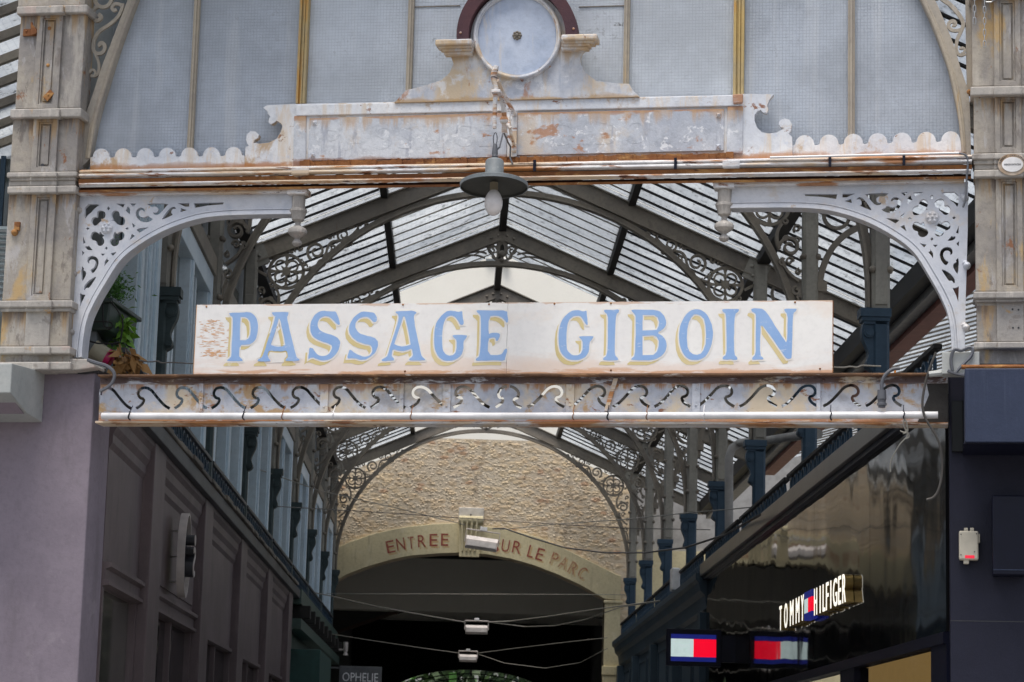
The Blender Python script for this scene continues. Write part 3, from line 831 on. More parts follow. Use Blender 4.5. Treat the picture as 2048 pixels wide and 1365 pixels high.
spandrel(AFR, [([(1880, -6), (1888, 2), (1898, 8), (1908, 18), (1918, 30), (1926, 44), (1927, 52), (1920, 68), (1914, 80), (1912, 95), (1914, 108), (1922, 112), (1931, 108)], (9, 6)),
               ([(1922, 60), (1912, 63), (1902, 61), (1896, 53), (1899, 45), (1906, 43), (1911, 47), (1909, 51), (1905, 50)], (6, 9)), (sp(1924, 101, 7, 3, 100, -160), (4, 6)),
               ([(1878, -4), (1872, 0), (1866, -6)], (7, 5)), (sp(1905, -30, 18, 18, 0, 350, 20), (8, 8)), ([(1860, -20), (1850, -50)], (7, 7))], .03)
for par, x in ((AFL, 176), (AFR, 1938)):
    mb = MB()
    if par is AFL:
        mb.prism(FAC, FPL([(165, -75), (185, -75), (181, 30), (178, 130), (172, 225), (160, 225), (165, 100)], .02), -.02, .015)
    else:
        mb.prism(FAC, FPL([(1930, -75), (1944, -75), (1946, 100), (1946, 190), (1934, 190), (1932, 100)], .02), -.02, .015)
    mb.build('mounting_strip', M['arch'], par)
for par, x, y in ((AFL, 174, 22), (AFL, 165, 220), (AFR, 1938, 186)):
    MB().dome(FW3(x, y, .03), NF, .022, .03).build('bolt', M['rust'], par, True)

# ---- scalloped trims either side of the name panel
def scallop(x0, x1, n, yb0, yb1, dy, r, lab):
    pts = []
    for i in range(n):
        f0 = (i+.5)/n
        cx = x0+(x1-x0)*f0
        cy = yb0+(yb1-yb0)*f0
        pts.append((cx-r-3 if i else x0, cy))
        pts += [(cx-r*cos(a), cy-r*.98*sin(a)-2) for a in [pi*k/12 for k in range(13)]]
        pts.append((cx+r+3 if i < n-1 else x1, cy))
    out = pts + [(x1, yb1+dy), (x0, yb0+dy)]
    o = MB().prism(FAC, FPL(out, .05)[::-1], .02, .05).build('scalloped_trim', M['white'], None, False, .003)
    tag(o, lab, 'trim', 'scalloped trims under the fanlight')
scallop(180, 489, 7, 316, 312, 30, 16.5, 'white scalloped metal trim on the cornice left of the name panel')
scallop(1585, 1926, 7, 292, 283, 30, 19, 'white scalloped metal trim on the cornice right of the name panel')

# ---- old name panel with its torn scroll ends
bp = thing('name_panel', FW3(1034, 322, .06), 'pale rust-streaked old name panel with scrolled ends under the roundel', 'sign')
BACK = [(488, 340), (491, 295), (497, 292), (492, 280.5), (493.5, 269.6), (501, 262.7), (511, 263.4), (517.5, 269.6), (516, 276), (508, 280.5), (506.6, 286), (520, 288), (537, 286), (553, 278), (561, 265.5), (565, 253), (561, 246), (553, 241.5), (549, 245), (542, 249), (537, 245), (538, 237), (541, 234), (535, 227), (535, 223), (526.4, 215.5), (534, 211), (586, 208.6), (700, 206), (900, 202), (1200, 196), (1460, 191), (1491, 188), (1547, 189), (1538.5, 200), (1536, 206.6), (1534, 212), (1537, 219), (1534, 226), (1525.5, 225), (1521, 220), (1514.5, 223), (1509, 231), (1509, 242), (1514.5, 256), (1524, 265), (1538, 267.5), (1553, 265.5), (1562.5, 261), (1568.6, 256), (1561, 254.5), (1557, 248), (1560, 241), (1569, 237), (1579, 240), (1584, 249), (1582, 261), (1577, 268), (1584, 274), (1585, 318)]
MB().prism(FAC, FPL(BACK, .085)[::-1], .03, .085).build('backplate', M['white'], bp, False, .004)
mb = MB()
mb.prism(FAC, FPL([(592, 210), (1478, 190), (1478, 212), (1028, 222), (592, 232)], .105)[::-1], .08, .105)
mb.build('top_rail', M['white'], bp, False, .006)
for xa, xb, ya, yb in ((588, 612, 232, 335), (1455, 1486, 213, 308)):
    mb = MB()
    mb.prism(FAC, FPL([(xa, ya), (xb, ya-1), (xb-1, yb), (xa-2, yb)], .1)[::-1], .08, .1)
    mb.build('end_post', M['panel'], bp, False, .006)
mb = MB()
mb.prism(FAC, FPL([(1465, 189), (1486, 188), (1485, 206), (1466, 207)], .13)[::-1], .1, .13)
mb.build('post_cap', M['panel'], bp, False, .006)
for q in ([(619, 237), (1014, 226), (1013, 314), (615, 322)], [(1035, 226), (1448, 218), (1447, 301), (1034, 311)]):
    MB().prism(FAC, FPL(q, .1)[::-1], .08, .1).build('name_plate', M['panel'], bp, False, .003)
MB().prism(FAC, FPL([(1015, 225), (1034, 224), (1033, 313), (1014, 315)], .115)[::-1], .08, .115).build('centre_strip', M['white'], bp, False, .003)
mb = MB()
for x, y in ((628, 246), (625, 310), (1437, 230), (1436, 293)):
    mb = MB()
    u, v = FP(x, y, .12)
    c = [FAC(u-.017, v-.017, .1), FAC(u+.017, v-.017, .1), FAC(u+.017, v+.017, .1), FAC(u-.017, v+.017, .1), FAC(u, v+.003, .126)]
    mb.add(c, [(0, 1, 4), (1, 2, 4), (2, 3, 4), (3, 0, 4)])
    mb.build('pyramid_bolt', M['panel'], bp)
mb = MB()
for ch, x, y, wd in (('P', 662, 279, 36), ('A', 712, 277, 46), ('S', 765, 275, 36), ('S', 812, 274, 36), ('A', 862, 272, 46), ('G', 925, 270, 40), ('E', 975, 269, 34), ('G', 1118, 268, 46), ('I', 1172, 266, 14), ('B', 1212, 265, 36), ('O', 1272, 264, 46), ('I', 1334, 262, 14), ('N', 1390, 261, 46)):
    u, v = FP(x, y, .1)
    mb = MB()
    addtext(mb, ch, FAC, u, v, wd*.00328, 50*.00328, 0, .098, .1013)
    mb.build('ghost_letter', M['panel'], bp)
mb = MB()
random.seed(3)
xs = 600
while xs < 1460:                                      # crusted rust ledge under the plates
    st = random.uniform(6, 16)
    yb = 323-(xs-600)*.0187
    mb.prism(FAC, FPL([(xs, yb+random.uniform(-2, 2)), (xs+st, yb+random.uniform(-2, 2)), (xs+st, yb+14), (xs, yb+14)], .11)[::-1], .06, .1+random.uniform(0, .035))
    xs += st
mb.build('rust_ledge', M['rust'], bp)

# ---- pediment and dial
pd = thing('clock_pediment', FW3(1034, 205, .1), 'blank pale blue dial in a scrolled pediment at the top centre', 'pediment')
cxp, cyp = 1034, 71
arc = [(cxp+98*cos(radians(a)), cyp+98*sin(radians(a))) for a in range(165, 376, 6)]
PED = [(788, 206), (812, 181), (851, 171), (882, 161), (899, 146), (907, 128), (902, 114), (890, 107), (938, 103)] + arc + [(1128, 97), (1175, 97), (1164, 106), (1161, 115), (1162, 130), (1172.6, 147), (1193, 162.5), (1227, 167), (1258, 168), (1267, 183), (1279, 194)]
MB().prism(FAC, FPL(PED, .12)[::-1], .08, .12).build('backboard', M['pediment'], pd, False, .005)
def ringpts(r, n=64, a0=0, a1=360):
    return [(cxp+r*cos(radians(a0+(a1-a0)*k/n)), cyp+r*sin(radians(a0+(a1-a0)*k/n))) for k in range(n+(a1-a0 != 360))]
mb = MB()
mb.prism(FAC, FPL(ringpts(88), .15)[::-1], .11, .15, [FPL(ringpts(79), .15)])
mb.tube([FW3(x, y, .152) for x, y in ringpts(84) + ringpts(84)[:1]], .011, 8)
mb.build('dial_ring', M['pediment'], pd, True)
MB().prism(FAC, FPL(ringpts(80), .128)[::-1], .115, .128).build('dial', M['disc'], pd)
mb = MB()
u, v = FP(1034, 71, .135)
for k in range(8):
    mb.dome(FAC(u+.022*cos(k*pi/4), v+.022*sin(k*pi/4), .128), NF, .012, .013, 8)
mb.dome(FAC(u, v, .128), NF, .015, .026)
mb.build('rosette', M['iron'], pd, True)
MB().prism(FAC, FPL(ringpts(121, 40, 171, 366) + ringpts(97, 40, 171, 366)[::-1], .2)[::-1], .1, .2).build('hood', M['purple'], pd)
for x0, x1, y, s in ((870, 944, 78, 1), (1122, 1194, 68, -1)):
    mb = MB()
    yo = y
    for (a, b, c, d, wd) in ((0, 0, 0, 12, .24), (6, 0, 12, 18, .22), (14, 0, 18, 24, .2), (17, 0, 24, 31, .18)):
        xa, xb = (x0+a, x1) if s > 0 else (x0, x1-a)
        pbox(mb, xa, xb, yo+c, yo+d, .1, wd)
    mb.build('impost', M['pediment'], pd, False, .01)
mb = MB()
for x, y in ((1035, 147), (970, 138), (1099, 133), (921, 66), (1147, 58)):
    mb.dome(FW3(x, y, .2 if y < 70 else .12), NF, .009, .008)
mb.build('bolt', M['panel'], pd, True)

# ---- cornice gutter
cg = thing('iron_cornice', FW3(1050, 372, .1), 'long moulded iron cornice streaked with orange rust across the facade', 'cornice')
mb = MB(); pprof(mb, 158, 1944, [326, 328, 331, 333, 336, 339, 341, 344, 344, 326], [.16, .2, .2, .185, .205, .205, .185, .17, .02, .02], .2)
mb.build('upper_moulding', M['mould'], cg, False, .003)
mb = MB(); pprof(mb, 158, 1944, [345, 354, 354, 345], [.182, .176, .02, .02], .18); mb.build('rusty_band', M['rust'], cg)
mb = MB(); pprof(mb, 160, 1942, [353.5, 356, 360, 362.5, 362.5, 353.5], [.19, .196, .18, .172, .02, .02], .18); mb.build('lower_moulding', M['mould'], cg, False, .003)
mb = MB(); pprof(mb, 160, 1942, [363, 367.5, 367.5, 363], [.13, .13, .02, .02], .13); mb.build('open_seam', M['darkrust'], cg)
mb = MB(); pprof(mb, 160, 1942, [367.5, 372.5, 372.5, 367.5], [.165, .165, .0, .0], .165); mb.build('lower_plate', M['rust'], cg)
mb = MB()
for x in (600, 1462):
    mb.box(FAC, FP(x-18, 350, .2)[0], FP(x+18, 350, .2)[0], FP(1000, 344, .2)[1], FP(1000, 327, .2)[1], .1, .2085)
mb.build('joint_cover', M['mould'], cg, False, .012)

# ---- electric conduit on the cornice with its ties
def tubepx(pts, r, wd, seg=8):
    return MB().tube([FW3(x, y, wd) for x, y in pts], r, seg)
cnd = tag(tubepx([(1540, 315.5), (1918, 306.5)], .0085, .215).build('plastic_conduit', M['pvc'], None, True), 'thin white plastic conduit resting on the cornice at right', 'conduit')
for i, (x, y) in enumerate(((1069, 331), (1351, 327), (1660, 322), (1808, 319))):
    mb = MB(); pbox(mb, x-3, x+2.5, y-11, y+11, .2, .219)
    tag(mb.build('cable_tie', M['darkbox'], None), ('dark blue cable tie on the cornice just right of the street lamp', 'dark blue cable tie on the cornice between lamp and right finial', 'dark blue cable tie holding the conduit below the right scallops', 'dark blue cable tie nearest the right pillar on the cornice')[i], 'cable tie', 'cable ties on the cornice')
cab = tubepx(smooth([(1918, 307, ), (1930, 309), (1935, 315), (1936, 330), (1934, 350), (1932, 375), (1931, 400), (1926, 415)], 2), .007, .2)
tag(cab.build('grey_cable', M['cable'], None, True), 'grey cable bending down from the conduit beside the right pillar', 'cable')
# ---- corner brackets: pierced cast plates (traced on the left one, mirrored for the right one)
def Z(pts, ox=140, oy=370, s=7.3):
    return [(ox+x/s, oy+y/s) for x, y in pts]
ARCHO = [(165, 716), (166, 697), (170, 663), (177, 634.5), (185, 617), (196, 595), (214, 565), (236, 529), (256, 508), (284, 488), (307, 474), (332, 461), (365, 448), (400, 438), (427, 434), (466, 431), (537, 429.6), (584, 429)]
B_OUT = [(154, 391), (584, 384)] + ARCHO[::-1] + [(143, 716), (147, 600), (150, 480)]
HOLES = [Z([(213, 283), (450, 283), (380, 330), (330, 375), (320, 400), (260, 440), (212, 515)]),
  Z([(400, 385), (455, 370), (510, 395), (523, 440), (500, 495), (440, 500), (470, 520), (420, 560), (385, 600), (340, 595), (308, 545), (320, 490), (355, 465), (392, 475), (395, 430)]),
  Z([(605, 440), (612, 410), (640, 380), (675, 372), (715, 395), (728, 440), (725, 458), (765, 460), (800, 490), (805, 540), (790, 585), (750, 595), (700, 580), (670, 560), (640, 520), (590, 525), (635, 505), (612, 480)]),
  Z([(300, 740), (320, 695), (355, 680), (395, 690), (420, 720), (440, 675), (465, 720), (510, 745), (470, 760), (500, 800), (500, 850), (470, 890), (430, 895), (385, 870), (375, 815), (330, 810), (298, 780)]),
  Z([(680, 720), (720, 685), (760, 680), (795, 715), (795, 760), (765, 805), (715, 815), (715, 860), (680, 895), (630, 898), (590, 870), (578, 830), (600, 790), (635, 780), (625, 750), (655, 675)]),
  Z([(560, 312), (585, 345), (560, 380), (538, 345)]), Z([(258, 618), (285, 640), (258, 660), (235, 638)]), Z([(835, 618), (860, 638), (835, 658), (805, 638)]), Z([(530, 900), (552, 925), (530, 950), (510, 925)]),
  Z([(675, 275), (805, 278), (775, 330), (720, 300)]), Z([(835, 315), (865, 330), (880, 370), (873, 440), (845, 405), (805, 375), (828, 355)]), Z([(880, 270), (965, 275), (920, 320)]),
  Z([(1025, 330), (1075, 340), (1100, 380), (1085, 395), (1050, 365), (1010, 380), (1000, 430), (1030, 470), (1080, 478), (1140, 445), (1165, 480), (1220, 500), (1150, 545), (1080, 550), (1010, 520), (965, 470), (955, 410), (975, 360)]),
  Z([(1120, 272), (1450, 272), (1400, 320), (1340, 395), (1290, 440), (1230, 440), (1210, 400), (1250, 410), (1280, 390), (1290, 345), (1250, 315), (1190, 325), (1150, 300)]),
  Z([(1330, 515), (1380, 440), (1430, 370), (1480, 325), (1530, 320), (1555, 360), (1510, 345), (1480, 380), (1480, 420), (1510, 435), (1420, 480)]),
  Z([(1575, 270), (1740, 268), (1740, 320), (1680, 320), (1630, 295)]), Z([(1620, 340), (1710, 370), (1610, 400)]), Z([(1810, 268), (2245, 255), (2235, 285), (2010, 303), (1820, 338)]),
  Z([(905, 555), (960, 600), (920, 630)]), Z([(970, 655), (1010, 635), (1150, 620), (1015, 700), (985, 672)]), Z([(900, 720), (950, 745), (865, 815)]),
  Z([(190, 750), (225, 845), (190, 860)]), Z([(220, 905), (240, 890), (260, 905), (270, 880), (300, 920), (335, 955), (270, 955), (235, 935)]), Z([(175, 960), (210, 995), (178, 1035)]),
  Z([(445, 1005), (515, 1005), (480, 1040)]), Z([(595, 1000), (685, 978), (625, 1040)]),
  Z([(250, 1100), (265, 1060), (310, 1035), (360, 1040), (405, 1075), (420, 1130), (405, 1200), (370, 1260), (325, 1300), (290, 1240), (330, 1225), (365, 1180), (375, 1130), (350, 1090), (310, 1090), (278, 1112), (285, 1150), (255, 1140)]),
  Z([(500, 1195), (505, 1120), (550, 1055), (540, 1085), (568, 1105), (530, 1150)]),
  [(162.6, 531.6), (168.8, 537.8), (166, 541), (171.5, 543), (172.5, 549), (169, 557), (162.5, 566)],
  [(167, 580), (168.5, 571.5), (178, 560.5), (194.5, 552), (185, 567), (178, 577), (173, 575.6), (169.5, 581)],
  [(160, 586.5), (164, 589), (171, 590), (164, 604), (159.6, 616.5)]]
UC = 0.277
def corner_bracket(side):
    mir = side == 'r'
    Mx = (lambda pts: [(2*UC-u, v) for u, v in pts][::-1]) if mir else (lambda pts: pts)
    fr = FAC
    lab = ('white pierced corner bracket with a fleur hole pattern and hanging finial, beside the flower pots' if not mir else 'white pierced corner bracket and hanging finial on the right, above the junction box')
    wp = .09
    b = FPL([(155, 700)], wp)[0]
    bu = 2*UC-b[0] if mir else b[0]
    t = thing('corner_bracket', FAC(bu, b[1], wp), lab, 'bracket', 'pierced corner brackets of the entrance')
    holes = []
    for i, h in enumerate(HOLES):
        P = FPL(h, wp)
        if len(h) > 6:
            P = smooth(P, 1, True)
        holes.append(Mx(P))
    out = Mx(FPL(B_OUT, wp))
    MB().prism(fr, out, wp-.03, wp, holes).build('pierced_plate', M['bracket'], t)
    # moulding along the arch
    AS = smooth(ARCHO, 2)
    mb = MB()
    off = lambda d: [(2*UC-u, v) if mir else (u, v) for u, v in FPL([(x - d*1.0*nx, y - d*ny) for (x, y), (nx, ny) in zip(AS, nrm(AS))], wp)]
    for d, wdt, z in ((1.5, .018, .115), (6, .012, .105), (11, .008, .1)):
        p = off(d)
        mb.ribbon(fr, p, wdt, wp-.005, z)
    pb = off(0)
    mb.ribbon(fr, pb, .008, wp-.10, wp+.03)
    mb.build('arch_moulding', M['bracket'], t, True)
    # top plate
    mb = MB()
    p = FPL([(158, 384), (612, 377), (612, 386), (158, 391.5)], wp+.03)
    mb.prism(fr, Mx(p), wp-.05, wp+.05)
    mb.build('top_plate', M['mould'], t, False, .004)
    # rosette
    c = FP(214, 456.5, wp)
    c = (2*UC-c[0], c[1]) if mir else c
    mb = MB()
    mb.dome(FAC(c[0], c[1], wp-.002), NF, .045, .02, 16)
    for k in range(6):
        mb.dome(FAC(c[0]+.027*cos(k*pi/3), c[1]+.027*sin(k*pi/3), wp+.006), NF, .013, .016, 8)
    mb.dome(FAC(c[0], c[1], wp+.01), NF, .010, .022, 8)
    mb.build('rosette', M['bracket'], t, True)
    # finial
    u0, v0 = FP(596, 432, wp+.0)
    u0 = 2*UC-u0 if mir else u0
    vt = FP(596, 389, wp)[1]
    prof = [(.045, vt), (.045, vt-.085), (.046, v0+.05), (.058, v0+.045), (.06, v0+.028), (.055, v0+.02), (.047, v0-.005), (.042, v0-.03), (.02, v0-.045), (.018, v0-.062), (.028, v0-.075), (.056, v0-.088), (.066, v0-.105), (.064, v0-.122), (.045, v0-.14), (.022, v0-.153), (.016, v0-.163), (.030, v0-.178), (.034, v0-.192), (.026, v0-.206), (.008, v0-.214), (.001, v0-.216)]
    prof2 = [(r, h) for r, h in prof]
    mb = MB().lathe(FAC(u0, 0, wp-.005), (0, 0, 1), prof2, 20)
    k = 1
    mb.build('finial', M['pillar_pale'], t, True)
    mb = MB()
    ua, ub = sorted((u0-.07, u0+.07))
    mb.box(fr, ua, ub, vt-.012, vt+.03, wp-.06, wp+.06)
    mb.build('finial_cap', M['mould'], t, False, .006)
    for x, y in ((156, 420), (146, 547), (141, 664)):
        u, v = FP(x, y, wp+.02)
        u = 2*UC-u if mir else u
        mb = MB().dome(FAC(u, v, wp-.01), NF, .026, .05, 10)
        mb.dome(FAC(u-.012, v+.018, wp-.01), NF, .02, .03, 8)
        mb.build('bolt', M['pillar_pale' if not mir else 'bracket'], t, True)
    return t
def nrm(P):
    r = []
    n = len(P)
    for i in range(n):
        a, b = P[max(i-1, 0)], P[min(i+1, n-1)]
        tx, ty = b[0]-a[0], b[1]-a[1]
        l = math.hypot(tx, ty) or 1
        r.append((-ty/l*-1, tx/l*-1) if False else (-ty/l, tx/l))
    return r
CBL = corner_bracket('l')
CBR = corner_bracket('r')

# ---- painted sign board
LET = {}
def G(off, pts):
    return [(off+x/8.533, 600+y/8.533) for x, y in pts]
LETTERS = [
 (440, [(155,220),(400,218),(470,210),(540,225),(600,275),(640,350),(653,470),(640,590),(610,680),(550,740),(480,770),(335,772),(328,960),(345,985),(385,1020),(390,1050),(122,1052),(130,1025),(175,990),(195,965),(200,740),(215,560),(222,320),(205,290),(170,262)], [[(355,298),(430,298),(480,320),(515,380),(527,500),(520,600),(490,660),(440,690),(340,692),(342,520)]]),
 (440, [(890,212),(1170,205),(1165,250),(1145,300),(1160,380),(1190,520),(1225,660),(1260,800),(1290,930),(1310,985),(1362,1020),(1350,1035),(1285,1048),(1115,1048),(1125,1015),(1155,985),(1165,950),(1140,865),(1060,880),(950,880),(840,862),(808,950),(820,985),(860,1030),(858,1052),(637,1052),(650,1020),(710,990),(740,930),(790,790),(850,600),(905,440),(940,300),(925,275),(890,245)], [[(1010,320),(975,440),(930,580),(875,740),(870,770),(930,795),(1000,802),(1070,795),(1115,770),(1095,650),(1060,480),(1030,360)]]),
 (600, [(613,200),(560,205),(480,198),(400,188),(330,205),(270,245),(220,310),(185,390),(172,470),(185,560),(220,625),(290,680),(380,715),(470,745),(530,770),(550,800),(540,860),(500,920),(440,955),(370,965),(310,945),(260,895),(225,835),(190,820),(160,822),(152,900),(148,960),(138,1025),(175,995),(220,985),(280,1005),(340,1030),(410,1042),(490,1025),(570,980),(630,910),(670,830),(690,740),(675,690),(630,640),(560,605),(470,580),(380,550),(330,510),(300,450),(305,380),(330,325),(380,290),(450,280),(520,300),(560,340),(600,385),(650,430),(680,420),(680,380),(650,280)], []),
 (600, [(1250,215),(1180,215),(1100,200),(1030,215),(960,260),(900,330),(855,410),(835,500),(850,580),(900,650),(970,705),(1050,740),(1130,760),(1200,770),(1235,820),(1235,890),(1200,945),(1150,970),(1080,970),(1000,945),(930,905),(880,860),(845,850),(830,900),(805,1005),(870,1000),(940,998),(1000,1020),(1060,1030),(1140,1015),(1220,965),(1290,900),(1330,800),(1335,720),(1300,670),(1230,635),(1130,612),(1050,590),(990,550),(950,490),(945,420),(970,360),(1020,315),(1090,295),(1160,298),(1210,330),(1250,385),(1290,380),(1320,340),(1310,285),(1280,240)], []),
 (750, [(355,195),(520,190),(660,188),(720,220),(690,240),(668,260),(668,340),(690,470),(720,620),(750,760),(780,900),(800,970),(860,1020),(855,1035),(740,1035),(575,1035),(590,1005),(640,970),(650,930),(630,830),(560,860),(470,880),(380,865),(310,840),(285,930),(290,965),(335,1010),(320,1035),(220,1045),(110,1050),(120,1015),(190,985),(215,950),(270,770),(340,560),(390,380),(410,290),(390,250),(355,225)], [[(485,290),(465,350),(440,430),(400,540),(360,660),(332,755),(390,785),(460,798),(540,792),(608,765),(590,640),(555,460),(520,330),(505,285)]]),
 (850, [(635,188),(600,205),(560,208),(500,190),(430,182),(360,205),(290,260),(230,330),(185,420),(165,520),(158,640),(160,780),(180,880),(230,970),(300,1030),(390,1048),(480,1040),(560,1000),(620,950),(655,860),(655,720),(690,670),(725,615),(700,605),(600,598),(480,605),(470,620),(500,650),(540,690),(540,800),(530,890),(490,940),(430,958),(370,945),(320,890),(295,820),(295,650),(300,500),(320,390),(360,310),(420,272),(480,275),(530,310),(570,370),(600,430),(665,425),(655,340),(640,270)], []),
 (850, [(880,175),(1000,182),(1150,185),(1400,180),(1410,270),(1425,370),(1400,395),(1375,370),(1330,320),(1270,285),(1200,270),(1090,285),(1080,590),(1140,568),(1200,560),(1285,580),(1275,640),(1250,695),(1215,710),(1210,670),(1190,645),(1140,645),(1080,665),(1070,945),(1290,945),(1330,900),(1360,845),(1408,830),(1395,910),(1370,980),(1365,1040),(1200,1035),(1000,1040),(868,1048),(870,1005),(935,965),(950,700),(958,290),(930,250),(885,215)], []),
 (1090, [(708,180),(680,195),(640,200),(590,182),(530,178),(460,190),(390,235),(330,290),(280,370),(245,480),(230,620),(235,760),(260,870),(310,950),(380,1010),(450,1032),(550,1032),(640,1005),(710,960),(750,880),(760,780),(762,720),(800,680),(828,640),(820,622),(580,622),(590,650),(640,690),(645,800),(635,880),(600,930),(540,955),(470,945),(410,900),(375,850),(365,760),(365,600),(380,440),(410,350),(470,290),(540,272),(600,280),(640,320),(670,380),(705,430),(735,432),(725,340),(715,250)], []),
 (1090, [(1005,172),(1140,175),(1270,165),(1265,205),(1212,250),(1205,400),(1195,700),(1188,950),(1240,985),(1258,1030),(1120,1038),(982,1030),(1000,990),(1060,955),(1070,700),(1075,420),(1070,250),(1015,210)], []),
 (1250, [(110,168),(300,170),(540,175),(620,215),(680,290),(708,380),(690,455),(640,510),(545,568),(630,610),(690,680),(715,760),(700,860),(640,950),(560,1000),(440,1035),(300,1033),(105,1030),(105,1010),(170,955),(178,700),(188,290),(160,245),(115,200)], [[(305,262),(500,262),(555,300),(582,380),(575,450),(545,510),(470,522),(302,525),(300,400)], [(302,615),(480,605),(540,635),(580,700),(575,800),(545,885),(480,940),(300,945)]]),
 (1250, [(1235,160),(1310,180),(1390,240),(1450,340),(1490,450),(1505,580),(1490,720),(1450,850),(1390,950),(1310,1010),(1220,1032),(1110,1028),(1030,970),(970,880),(935,770),(922,620),(935,480),(970,370),(1030,260),(1110,190),(1180,165)], [[(1220,250),(1290,270),(1345,330),(1375,440),(1385,600),(1375,760),(1340,860),(1290,920),(1230,942),(1160,930),(1100,880),(1070,800),(1055,650),(1065,500),(1090,390),(1130,300),(1180,255)]]),
 (1430, [(120,158),(270,160),(418,155),(410,195),(335,250),(328,500),(325,700),(330,935),(380,985),(385,1020),(330,1030),(250,1015),(200,1025),(130,1020),(128,985),(200,935),(200,700),(195,500),(188,245),(130,200)], []),
 (1430, [(630,148),(780,150),(850,175),(940,300),(1060,500),(1170,660),(1228,750),(1235,500),(1240,245),(1185,195),(1185,155),(1290,150),(1395,152),(1385,190),(1330,235),(1325,500),(1318,750),(1310,980),(1300,1005),(1225,1015),(1170,940),(1060,780),(940,610),(780,395),(775,600),(770,945),(825,995),(830,1020),(740,1020),(650,1030),(632,1010),(640,980),(695,940),(695,700),(700,270),(685,235),(615,190)], [])]
WS = .14
sgn = thing('painted_sign', FW3(1027, 747, WS), 'long white painted board with blue letters shaded in yellow, resting on the girder', 'sign')
q = FPL([(387, 749), (1665, 746), (1666, 601), (389, 610)], WS)
vb, vt = (q[0][1]+q[1][1])/2, (q[2][1]+q[3][1])/2
ua, ub = q[0][0], q[1][0]
um = FP(1014, 680, WS)[0]
mb = MB()
mb.prism(FAC, [(ua, q[0][1]), (um-.0007, vb), (um-.0007, vt), (ua, q[3][1])], WS-.03, WS)
mb.prism(FAC, [(um+.0007, vb), (ub, q[1][1]), (ub, q[2][1]), (um+.0007, vt)], WS-.03, WS)
mb.build('board', M['sign'], sgn, False, .0025)
MB().box(FAC, ub-.0005, ub+.004, vb+.002, vt-.002, WS-.03, WS+.001).build('edge_strip', M['rust'], sgn)
MB().box(FAC, ua-.003, ua+.0005, vb+.002, vt-.002, WS-.03, WS+.001).build('edge_strip', M['signrust'], sgn)
def area(P):
    return sum(P[i][0]*P[(i+1) % len(P)][1]-P[(i+1) % len(P)][0]*P[i][1] for i in range(len(P)))/2
def dilate(P, d):
    s = 1 if area(P) > 0 else -1
    n = len(P)
    r = []
    for i in range(n):
        a, b, c = P[i-1], P[i], P[(i+1) % n]
        n1 = (b[1]-a[1], a[0]-b[0]); n2 = (c[1]-b[1], b[0]-c[0])
        l1 = math.hypot(*n1) or 1; l2 = math.hypot(*n2) or 1
        nx, ny = n1[0]/l1+n2[0]/l2, n1[1]/l1+n2[1]/l2
        l = math.hypot(nx, ny) or 1
        k = min(1.5, 1/max(.35, l/2))
        r.append((b[0]+s*d*k*nx/l, b[1]+s*d*k*ny/l))
    return r
for off, o, hs_ in LETTERS:
    O = G(off, o)
    H = [G(off, h) for h in hs_]
    rough = lambda P, a=.35: [(x+random.uniform(-a, a), y+random.uniform(-a, a)) for x, y in P]
    yel, whi, blu = MB(), MB(), MB()
    for (dx, dy, z) in ((-7.6, 9.4, .0012),):
        sh = lambda P: FPL([(x+dx, y+dy) for x, y in P], WS)
        yel.prism(FAC, sh(O)[::-1], WS-.001, WS+z, [sh(h) for h in H])
    whi.prism(FAC, FPL(dilate(O, 2.9), WS)[::-1], WS-.001, WS+.0022, [FPL(dilate(h, -2.6), WS) for h in H])
    blu.prism(FAC, FPL(rough(smooth(O, 1, True)), WS)[::-1], WS-.001, WS+.0032, [FPL(rough(h), WS) for h in H])
    yel.build('letter_shadow', M['lyel'], sgn)
    whi.build('letter_outline', M['lwhite'], sgn)
    blu.build('letter', M['lblue'], sgn)
mb = MB()
for x, y in ((413, 614), (806, 610), (978, 609), (1109, 608), (1222, 607), (1590, 605), (810, 743), (1222, 741), (1640, 738)):
    mb.dome(FW3(x, y, WS), NF, .007, .006, 8)
mb.build('screw', M['rust'], sgn, True)
mb = MB()
random.seed(11)
for k in range(190):                                   # scuffed rust scratches at the left end of the board
    x = random.choice((random.uniform(402, 462), random.gauss(425, 12))); y = random.choice((random.gauss(652, 9), random.gauss(684, 9), random.gauss(707, 5)))
    if x < 394 or x > 462 or y < 632 or y > 722:
        continue
    l, h = random.uniform(2, 13), random.uniform(.25, .9)
    mb.prism(FAC, FPL([(x-l/2, y), (x, y-h), (x+l/2, y-h*.2), (x+l*.3, y+h), (x-l*.3, y+h)], WS)[::-1], WS-.0005, WS+.0006+jit()*.1)
mb.build('rust_stain', M['signrust'], sgn)['kind'] = 'stuff'

# ---- pierced wave girder under the sign
WG = .08
M['topedge'] = paint('brown_iron_edge', (0.20, 0.11, 0.06), (0.10, 0.06, 0.04), [((0.42, 0.24, 0.12), (1, 1, 4), 2.5, 0.55, 0.1, 0.7), ((0.50, 0.46, 0.42), (1, 1, 4), 3, 0.62, 0.06, 0.7)], 0.8, 0.4, 0.6)
gd = thing('pierced_girder', FW3(1040, 846, WG), 'riveted iron girder pierced with running wave scrolls under the sign', 'girder')
TPL = [(-4, 42), (4, 37), (10, 31), (12, 23), (4, 21), (0, 15), (1, 7), (7, 1), (16.5, 0), (26, 5), (33, 14), (43, 26.5), (53, 37), (62, 42)]
def slot(P, hw=3.0):
    P = smooth(P, 1)
    N_ = nrm(P)
    A = [(x+nx*hw, y+ny*hw) for (x, y), (nx, ny) in zip(P, N_)]
    B = [(x-nx*hw, y-ny*hw) for (x, y), (nx, ny) in zip(P, N_)]
    return A + B[::-1]
LX = [276, 353, 427, 505, 585, 667, 745, 825, 911]
